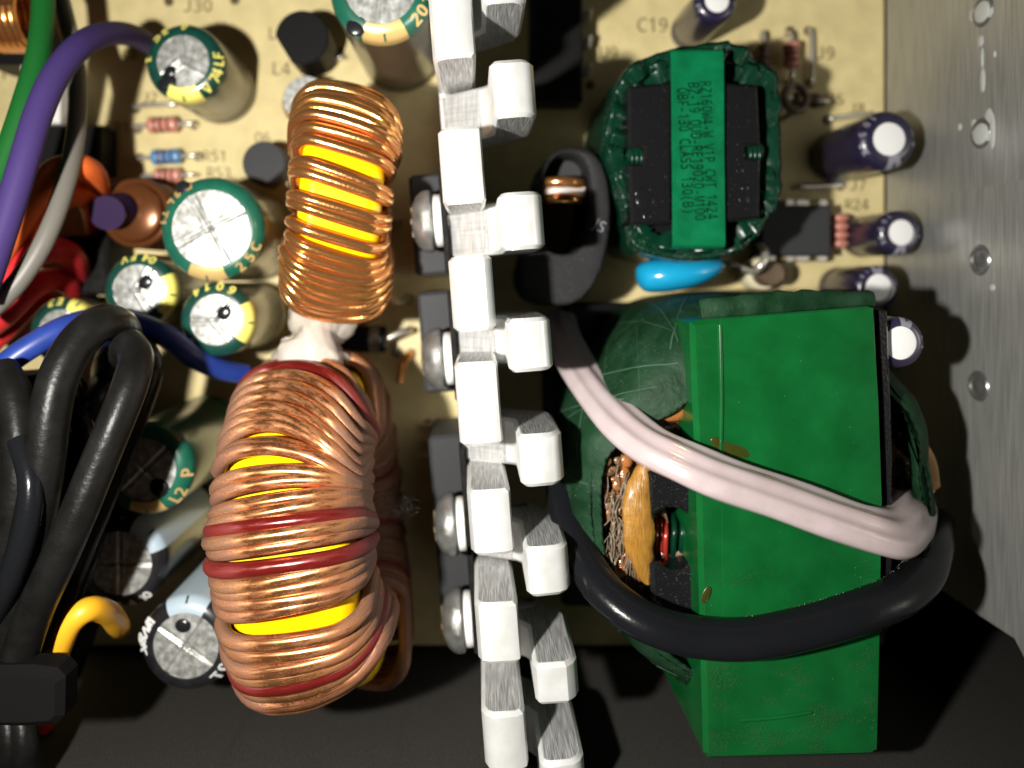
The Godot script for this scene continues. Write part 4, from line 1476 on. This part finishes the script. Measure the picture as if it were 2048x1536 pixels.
	solo(g, "bent_lead", "dark brown looped lead standing beside the R35 print", "wire", M.sleeve_brown)
	# rod choke with a purple sleeve
	t = thing("rod_choke", "dark copper rod choke with a purple sleeve, left of the biggest green capacitor", "inductor", at(260, 425, 0))
	g = Geo.new()
	var hc := at(262, 424, 8.0)
	xf = Transform3D(Basis(Vector3(1, 0, 0), Vector3(0, 1, 0), Vector3(0, 0, 1)), Vector3(hc.x, 0, hc.z))
	var rr := mm(62, 8.0)
	g.lathe([Vector2(rr, 0.3), Vector2(rr, 7.0), Vector2(rr * 0.92, 7.7), Vector2(rr * 0.7, 8.0), Vector2(0.001, 8.0)], xf, 40)
	part(g, "rod", M.rod_copper, t)
	for k in 8:
		g = Geo.new()
		var pts := PackedVector3Array()
		for s in 33:
			var a := TAU * s / 32
			pts.append(Vector3(hc.x + cos(a) * rr * 1.03, 0.8 + k * 0.85, hc.z + sin(a) * rr * 1.03))
		g.tube(pts, 0.42, 8, false)
		part(g, "winding_turn", M.rod_copper, t)
	g = Geo.new()
	g.tube(route([[242, 418, 8.2], [222, 424, 10.0], [214, 426, 11.0]], 5), mm(34, 10), 22)
	part(g, "purple_sleeve", M.sleeve_violet, t)
	# top left: copper coil, relay, connector
	t = thing("air_coil", "copper coil in shadow in the upper left corner behind the green wire", "inductor", at(10, 60, 0))
	for k in 5:
		g = Geo.new()
		var pts := PackedVector3Array()
		for s in 25:
			var a := TAU * s / 24
			pts.append(at(4 + k * 11, 34, 7.0) + Vector3(0.12 * k, cos(a) * 3.0, sin(a) * 3.0))
		g.tube(pts, 0.5, 8, false)
		part(g, "winding_turn", M.copper, t)
	g = Geo.new()
	slab(g, rect(-30, 66, 104, 128), 5.0, 0.1, 0.3)
	solo(g, "black_relay", "black block in the upper left corner under the green wire", "relay", M.black)
	g = Geo.new()
	slab(g, rect(38, 112, 118, 246), 4.5, 0.1, 0.25)
	t = thing("white_connector", "off-white plastic connector under the green and purple wires", "connector", at(78, 180, 0))
	part(g, "housing", M.bushing, t)
	for k in 3:
		g = Geo.new()
		slab(g, rect(60, 130 + k * 36, 96, 152 + k * 36), 4.53, 4.4, 0.02)
		part(g, "socket", M.hole, t)
	g = Geo.new()
	slab(g, rect(60, 250, 200, 345), 4.0, 0.1, 0.3)  # plain dark block among the left-hand wires
	solo(g, "black_block", "black block on the board under the grey and purple wires", "connector", M.black)
	g = Geo.new()
	slab(g, rect(110, 470, 215, 590), 6.0, 0.1, 0.3)  # second plain dark block, slightly taller
	solo(g, "black_block", "black block between the red wires and the green capacitors", "connector", M.matt_black)


func build_oval_core() -> void:
	var t := thing("sleeved_core", "black oval sleeved ring core with two copper wires across its opening, right of the heatsink", "inductor", at(1125, 450, 0))
	var top := 13.5
	var outer := PackedVector2Array()
	var inner := PackedVector2Array()
	var n := 44
	for k in n:
		var a := TAU * k / n
		var ca := signf(cos(a)) * pow(absf(cos(a)), 0.74)
		var sa := signf(sin(a)) * pow(absf(sin(a)), 0.74)
		var low := smoothstep(-0.2, 1.0, sa)
		var px := lerpf(1148.0, 1112.0, low) + lerpf(77.0, 92.0, low) * ca
		var py := 452.0 + 161.0 * sa
		var p := at(px, py, top)
		outer.append(Vector2(p.x, p.z))
		var qx := 1132.0 + 49.0 * ca - 4.0 * sa
		var qy := 408.0 + 99.0 * sa
		p = at(qx, qy, top)
		inner.append(Vector2(p.x, p.z))
	var g := Geo.new()
	var rows := []
	for q in [[0, 0.0, 0.0], [0, 0.25, 4.0], [0, 0.1, 9.0], [0, 0.0, top - 0.9], [0, -0.12, top - 0.35], [0, -0.5, top], [1, 0.35, top - 0.05], [1, 0.1, top - 0.4], [1, 0.0, top - 1.0], [1, 0.0, 2.0]]:
		var row := PackedVector3Array()
		for k in n:
			var src: PackedVector2Array = outer if q[0] == 0 else inner
			var mid := Vector2(at(1136, 440, top).x, at(1136, 440, top).z)
			var p := src[k] + (src[k] - mid).normalized() * float(q[1])
			row.append(Vector3(p.x, q[2], p.y))
		rows.append(row)
	g.grid(rows, true)
	var body := part(g, "sleeve", M.rubber, t)
	dust(g, t, 900, 0.02, M.dust_grey, func(p, nn): return nn.y > 0.4 or nn.y < -0.4)
	g = Geo.new()
	g.text("JS", Transform3D(Basis(Vector3.UP, -0.5) * Basis(Vector3.RIGHT, Vector3.FORWARD, Vector3.UP), at(1199, 452, top + 0.05)), 0.95, false, false)
	part(g, "lettering", M.print_grey, body)
	for y in [366, 400]:
		g = Geo.new()
		g.tube(route([[1080, y, 9.5], [1090, y - 1, 12.4], [1125, y - 3, 13.2], [1158, y, 12.6], [1172, y + 2, 9.5]], 6), 0.48, 12)
		part(g, "copper_wire", M.copper, t)
	g = Geo.new()
	slab(g, rect(1086, 374, 1172, 394), 12.4, 6.0, 0.2)
	part(g, "white_spacer", M.bushing, t)
	g = Geo.new()
	slab(g, rect(1092, 318, 1166, 360), 10.0, 4.0, 0.2)
	part(g, "inner_wall", M.grey, t)


# ------------------------------------------------------------------ wires
func build_wires() -> void:
	# pink sleeved lead over the large transformer
	var t := thing("sleeved_lead", "pinkish-white ribbed sleeve lead lying across the top of the large transformer", "wire", at(1500, 960, 26))
	var g := Geo.new()
	var path := route([[1118, 640, 6.0], [1134, 690, 11.0], [1172, 757, 17.0], [1225, 826, 21.5], [1292, 884, 24.5], [1370, 925, 26.3], [1450, 957, 26.9], [1560, 996, 27.0], [1670, 1034, 27.0], [1745, 1060, 26.8], [1790, 1064, 25.6], [1820, 1040, 23.0], [1828, 1010, 19.0], [1828, 985, 13.0]], 10)
	g.tube(path, func(f, a): return Vector2(cos(a) * 1.92, sin(a) * (1.16 + 0.105 * cos(a * 8.0))) * (0.9 + 0.1 * smoothstep(0.1, 0.3, f)) * (1.0 + 0.03 * sin(f * 40 + cos(a) * 3)), 48)
	part(g, "sleeve", M.wire_pink, t)
	for k in 4:
		var e := Geo.new()
		var strand := PackedVector3Array()
		for q in path.size():
			var tan := (path[mini(q + 1, path.size() - 1)] - path[maxi(q - 1, 0)]).normalized()
			var side := tan.cross(Vector3.UP).normalized()
			strand.append(path[q] + side * (k - 1.5) * (0.56 + 0.04 * sin(q * 0.3 + k)))
		e.tube(strand, 0.36, 8)
		part(e, "copper_strand", M.copper, t)
	dust(g, t, 900, 0.018, M.dust_brown, func(p, n): return n.y > 0.0 and n.y < 0.7)
	# thick black lead
	t = thing("black_lead", "thick dusty black lead looping round the lower half of the large transformer", "wire", at(1500, 1270, 26))
	g = Geo.new()
	path = route([[1112, 700, 6.0], [1116, 800, 10.0], [1120, 900, 14.0], [1130, 1000, 18.0], [1150, 1080, 21.0], [1190, 1158, 23.5], [1245, 1214, 25.2], [1312, 1252, 26.2], [1396, 1274, 26.5], [1500, 1277, 26.9], [1620, 1253, 27.0], [1730, 1219, 26.8], [1798, 1190, 25.8], [1846, 1146, 23.0], [1866, 1092, 19.0], [1872, 1040, 14.0]], 10)
	g.tube(path, func(f, a): return Vector2(cos(a) * 1.5, sin(a) * 1.2), 20)
	part(g, "insulation", M.wire_black, t)
	dust(g, t, 3200, 0.022, M.dust, func(p, n): return n.y > 0.0 and (rng.randf() < 0.2 or p.x < 11.0 or p.x > 22.0))
	# coloured wires on the left
	wire("purple_wire", "thick purple wire arching in from the left behind the green capacitor", M.wire_purple, [[300, 88, 3.0], [262, 70, 8.0], [212, 68, 13.0], [160, 92, 17.0], [112, 150, 19.5], [78, 225, 21.0], [52, 310, 22.0], [22, 410, 22.5], [-10, 510, 22.5], [-40, 600, 22]], 1.06, "coloured wires on the left")
	wire("green_wire", "green wire running down the upper left corner", M.wire_green, [[84, -60, 14.0], [86, 20, 15.0], [76, 110, 16.5], [46, 215, 18.0], [10, 320, 19.0], [-30, 420, 20.0]], 0.95, "coloured wires on the left")
	wire("grey_wire", "grey wire curving down the left side past the purple wire", M.wire_grey, [[108, -50, 9.0], [132, 40, 10.0], [152, 140, 11.5], [154, 240, 13.5], [136, 350, 16.0], [98, 460, 18.0], [46, 550, 19.0], [-10, 612, 19.5], [-60, 650, 20]], 0.80, "coloured wires on the left")
	wire("orange_wire", "upper orange wire bending over beside the grey wire", M.wire_orange, [[196, 430, 2.0], [190, 362, 10.0], [165, 336, 13.5], [120, 340, 15.0], [80, 376, 15.5], [40, 436, 15.5], [-10, 520, 15.0]], 1.2, "orange wires on the left")
	wire("orange_wire", "lower orange wire under the purple wire", M.wire_orange, [[196, 470, 1.0], [184, 410, 8.0], [150, 388, 11.5], [104, 410, 12.5], [62, 458, 12.5], [0, 540, 12.5]], 1.1, "orange wires on the left")
	wire("red_wire", "upper red wire bending over left of the green capacitors", M.wire_red, [[158, 580, 1.0], [148, 522, 9.0], [112, 500, 12.5], [70, 508, 13.5], [30, 540, 13.5], [-20, 584, 13.5]], 1.2, "red wires on the left")
	wire("red_wire", "middle red wire just below the upper red bend", M.wire_red, [[150, 610, 1.0], [138, 570, 7.0], [96, 560, 10.5], [56, 584, 11.5], [10, 628, 11.5], [-30, 660, 11]], 1.1, "red wires on the left")
	wire("red_wire", "lowest red wire above the half-hidden green capacitor", M.wire_red, [[110, 625, 1.0], [92, 606, 4.0], [60, 610, 6.0], [20, 650, 7.0], [-30, 700, 8.0]], 1.0, "red wires on the left")
	wire("blue_wire", "blue wire crossing behind the black wire loops towards the big toroid", M.wire_blue, [[-30, 770, 21.0], [20, 722, 20.5], [80, 682, 19.5], [140, 652, 18.0], [200, 640, 15.5], [262, 646, 14.0], [325, 668, 14.0], [385, 712, 13.0], [440, 738, 11.0], [490, 748, 9.0]], func(f, a): return Vector2(cos(a), sin(a)) * (0.92 + 0.12 * sin(f * 3.0)), "coloured wires on the left")
	wire("yellow_wire", "short yellow wire hooked over above the cable clamp", M.wire_yellow, [[92, 1370, 21.5], [116, 1300, 23.0], [142, 1245, 23.5], [180, 1218, 23.0], [216, 1226, 20.5], [236, 1250, 16.5], [240, 1258, 9.0]], 0.92, "coloured wires on the left")
	# black bundle
	var runs := [
		["black wire with the broad left loop of the bundle", M.wire_dusty, [[8, 1345, 25.0], [28, 1200, 26.0], [60, 1080, 26.5], [84, 960, 27.0], [97, 850, 27.0], [116, 760, 26.5], [152, 690, 25.5], [200, 648, 24.0], [240, 652, 21.0], [254, 690, 16.0]], 1.38],
		["black wire bending over in the middle of the bundle, beside the broad left loop", M.wire_dusty, [[30, 1345, 26.0], [66, 1230, 26.5], [112, 1130, 27.0], [155, 1030, 27.0], [196, 930, 26.5], [231, 845, 26.0], [262, 765, 25.0], [272, 715, 23.5], [252, 688, 22.5], [228, 704, 20.5], [214, 745, 15.0]], 1.28],
		["thinner black wire at the right edge of the bundle, beside the blue wire", M.wire_dusty, [[70, 1345, 20.0], [115, 1225, 20.5], [160, 1110, 20.5], [204, 1005, 20.0], [246, 900, 19.5], [284, 805, 18.5], [302, 742, 17.5], [290, 697, 15.5], [268, 676, 11.0]], 0.95],
		["black wire along the lower right side of the bundle, above the yellow hook", M.wire_black, [[96, 1350, 19.0], [124, 1260, 19.0], [152, 1180, 18.5], [180, 1100, 17.5], [202, 1020, 15.0], [214, 960, 11.0]], 0.9],
		["black wire on the far left of the bundle", M.wire_dusty, [[-10, 1350, 24.0], [-2, 1200, 24.5], [26, 1060, 25.0], [42, 930, 25.0], [30, 800, 24.0], [0, 740, 23.0]], 1.3],
		["thin black wire crossing low between the two big loops of the bundle", M.wire_black, [[60, 1350, 23.0], [96, 1180, 23.5], [140, 1010, 23.5], [172, 900, 22.0], [150, 800, 20.0], [128, 740, 16.0]], 0.8],
		["thin black wire slanting over the lower left of the bundle", M.wire_black, [[-20, 1240, 27.0], [20, 1160, 28.0], [54, 1050, 28.3], [62, 960, 28.0], [40, 880, 27.0]], 0.85],
		["added low black wire filling the shadow between the bundle and capacitors", M.wire_black, [[130, 1345, 13.0], [190, 1185, 13.0], [232, 1040, 12.5], [262, 900, 11.0], [272, 800, 8.0], [270, 760, 2.0]], 1.35],  # extra wire, added so the gap reads as dark as the shade there
		["short grey-black wire seen end-on in the gap of the bundle", M.wire_dusty, [[150, 930, 17.0], [168, 860, 19.0], [186, 810, 20.0], [200, 780, 19.0], [208, 750, 14.0]], 0.95],
		["black wire under the middle of the bundle", M.wire_black, [[50, 1350, 21.0], [92, 1200, 21.0], [128, 1060, 20.5], [160, 930, 19.5], [172, 830, 16.0]], 1.2]]
	for q in runs:
		wire("black_wire", q[0], q[1], q[2], q[3], "black wires of the bundle")
	g = Geo.new()
	slab(g, [[-60, 760], [60, 752], [92, 790], [96, 900], [84, 1010], [-60, 1020]], 22.0, 15.0, 0.8)
	solo(g, "black_wrap", "dusty black wrapped block at the left edge under the black wires", "wrap", M.matt_black)
	g = Geo.new()
	g.tube(route([[-40, 902, 22.05], [30, 900, 22.1], [66, 896, 22.05]]), 0.12, 6)
	solo(g, "pale_thread", "thin pale line across the black wrapped block", "thread", M.grey)
	# clamp and the wires leaving it
	g = Geo.new()
	slab(g, [[-60, 1338], [60, 1336], [108, 1342], [124, 1360], [122, 1438], [104, 1456], [40, 1460], [-60, 1458]], 28.2, 25.6, 0.5)
	solo(g, "cable_clamp", "matt black cable clamp round the wire bundle at lower left", "clamp", M.clamp)
	for q in [["black wire below the clamp, at the left edge", M.wire_dusty, 18], ["grey-black wire below the clamp, second from the left", M.wire_dusty, 46]]:
		wire("black_wire", q[0], q[1], [[q[2], 1440, 22.0], [float(q[2]) + 4, 1500, 22.5], [float(q[2]) + 6, 1600, 22.0]], 1.0, "wires leaving the clamp")
	wire("brown_wire", "dark red-brown wire below the clamp, rightmost", M.wire_red, [[80, 1440, 14.0], [90, 1500, 14.0], [98, 1600, 14.0]], 0.9, "wires leaving the clamp")
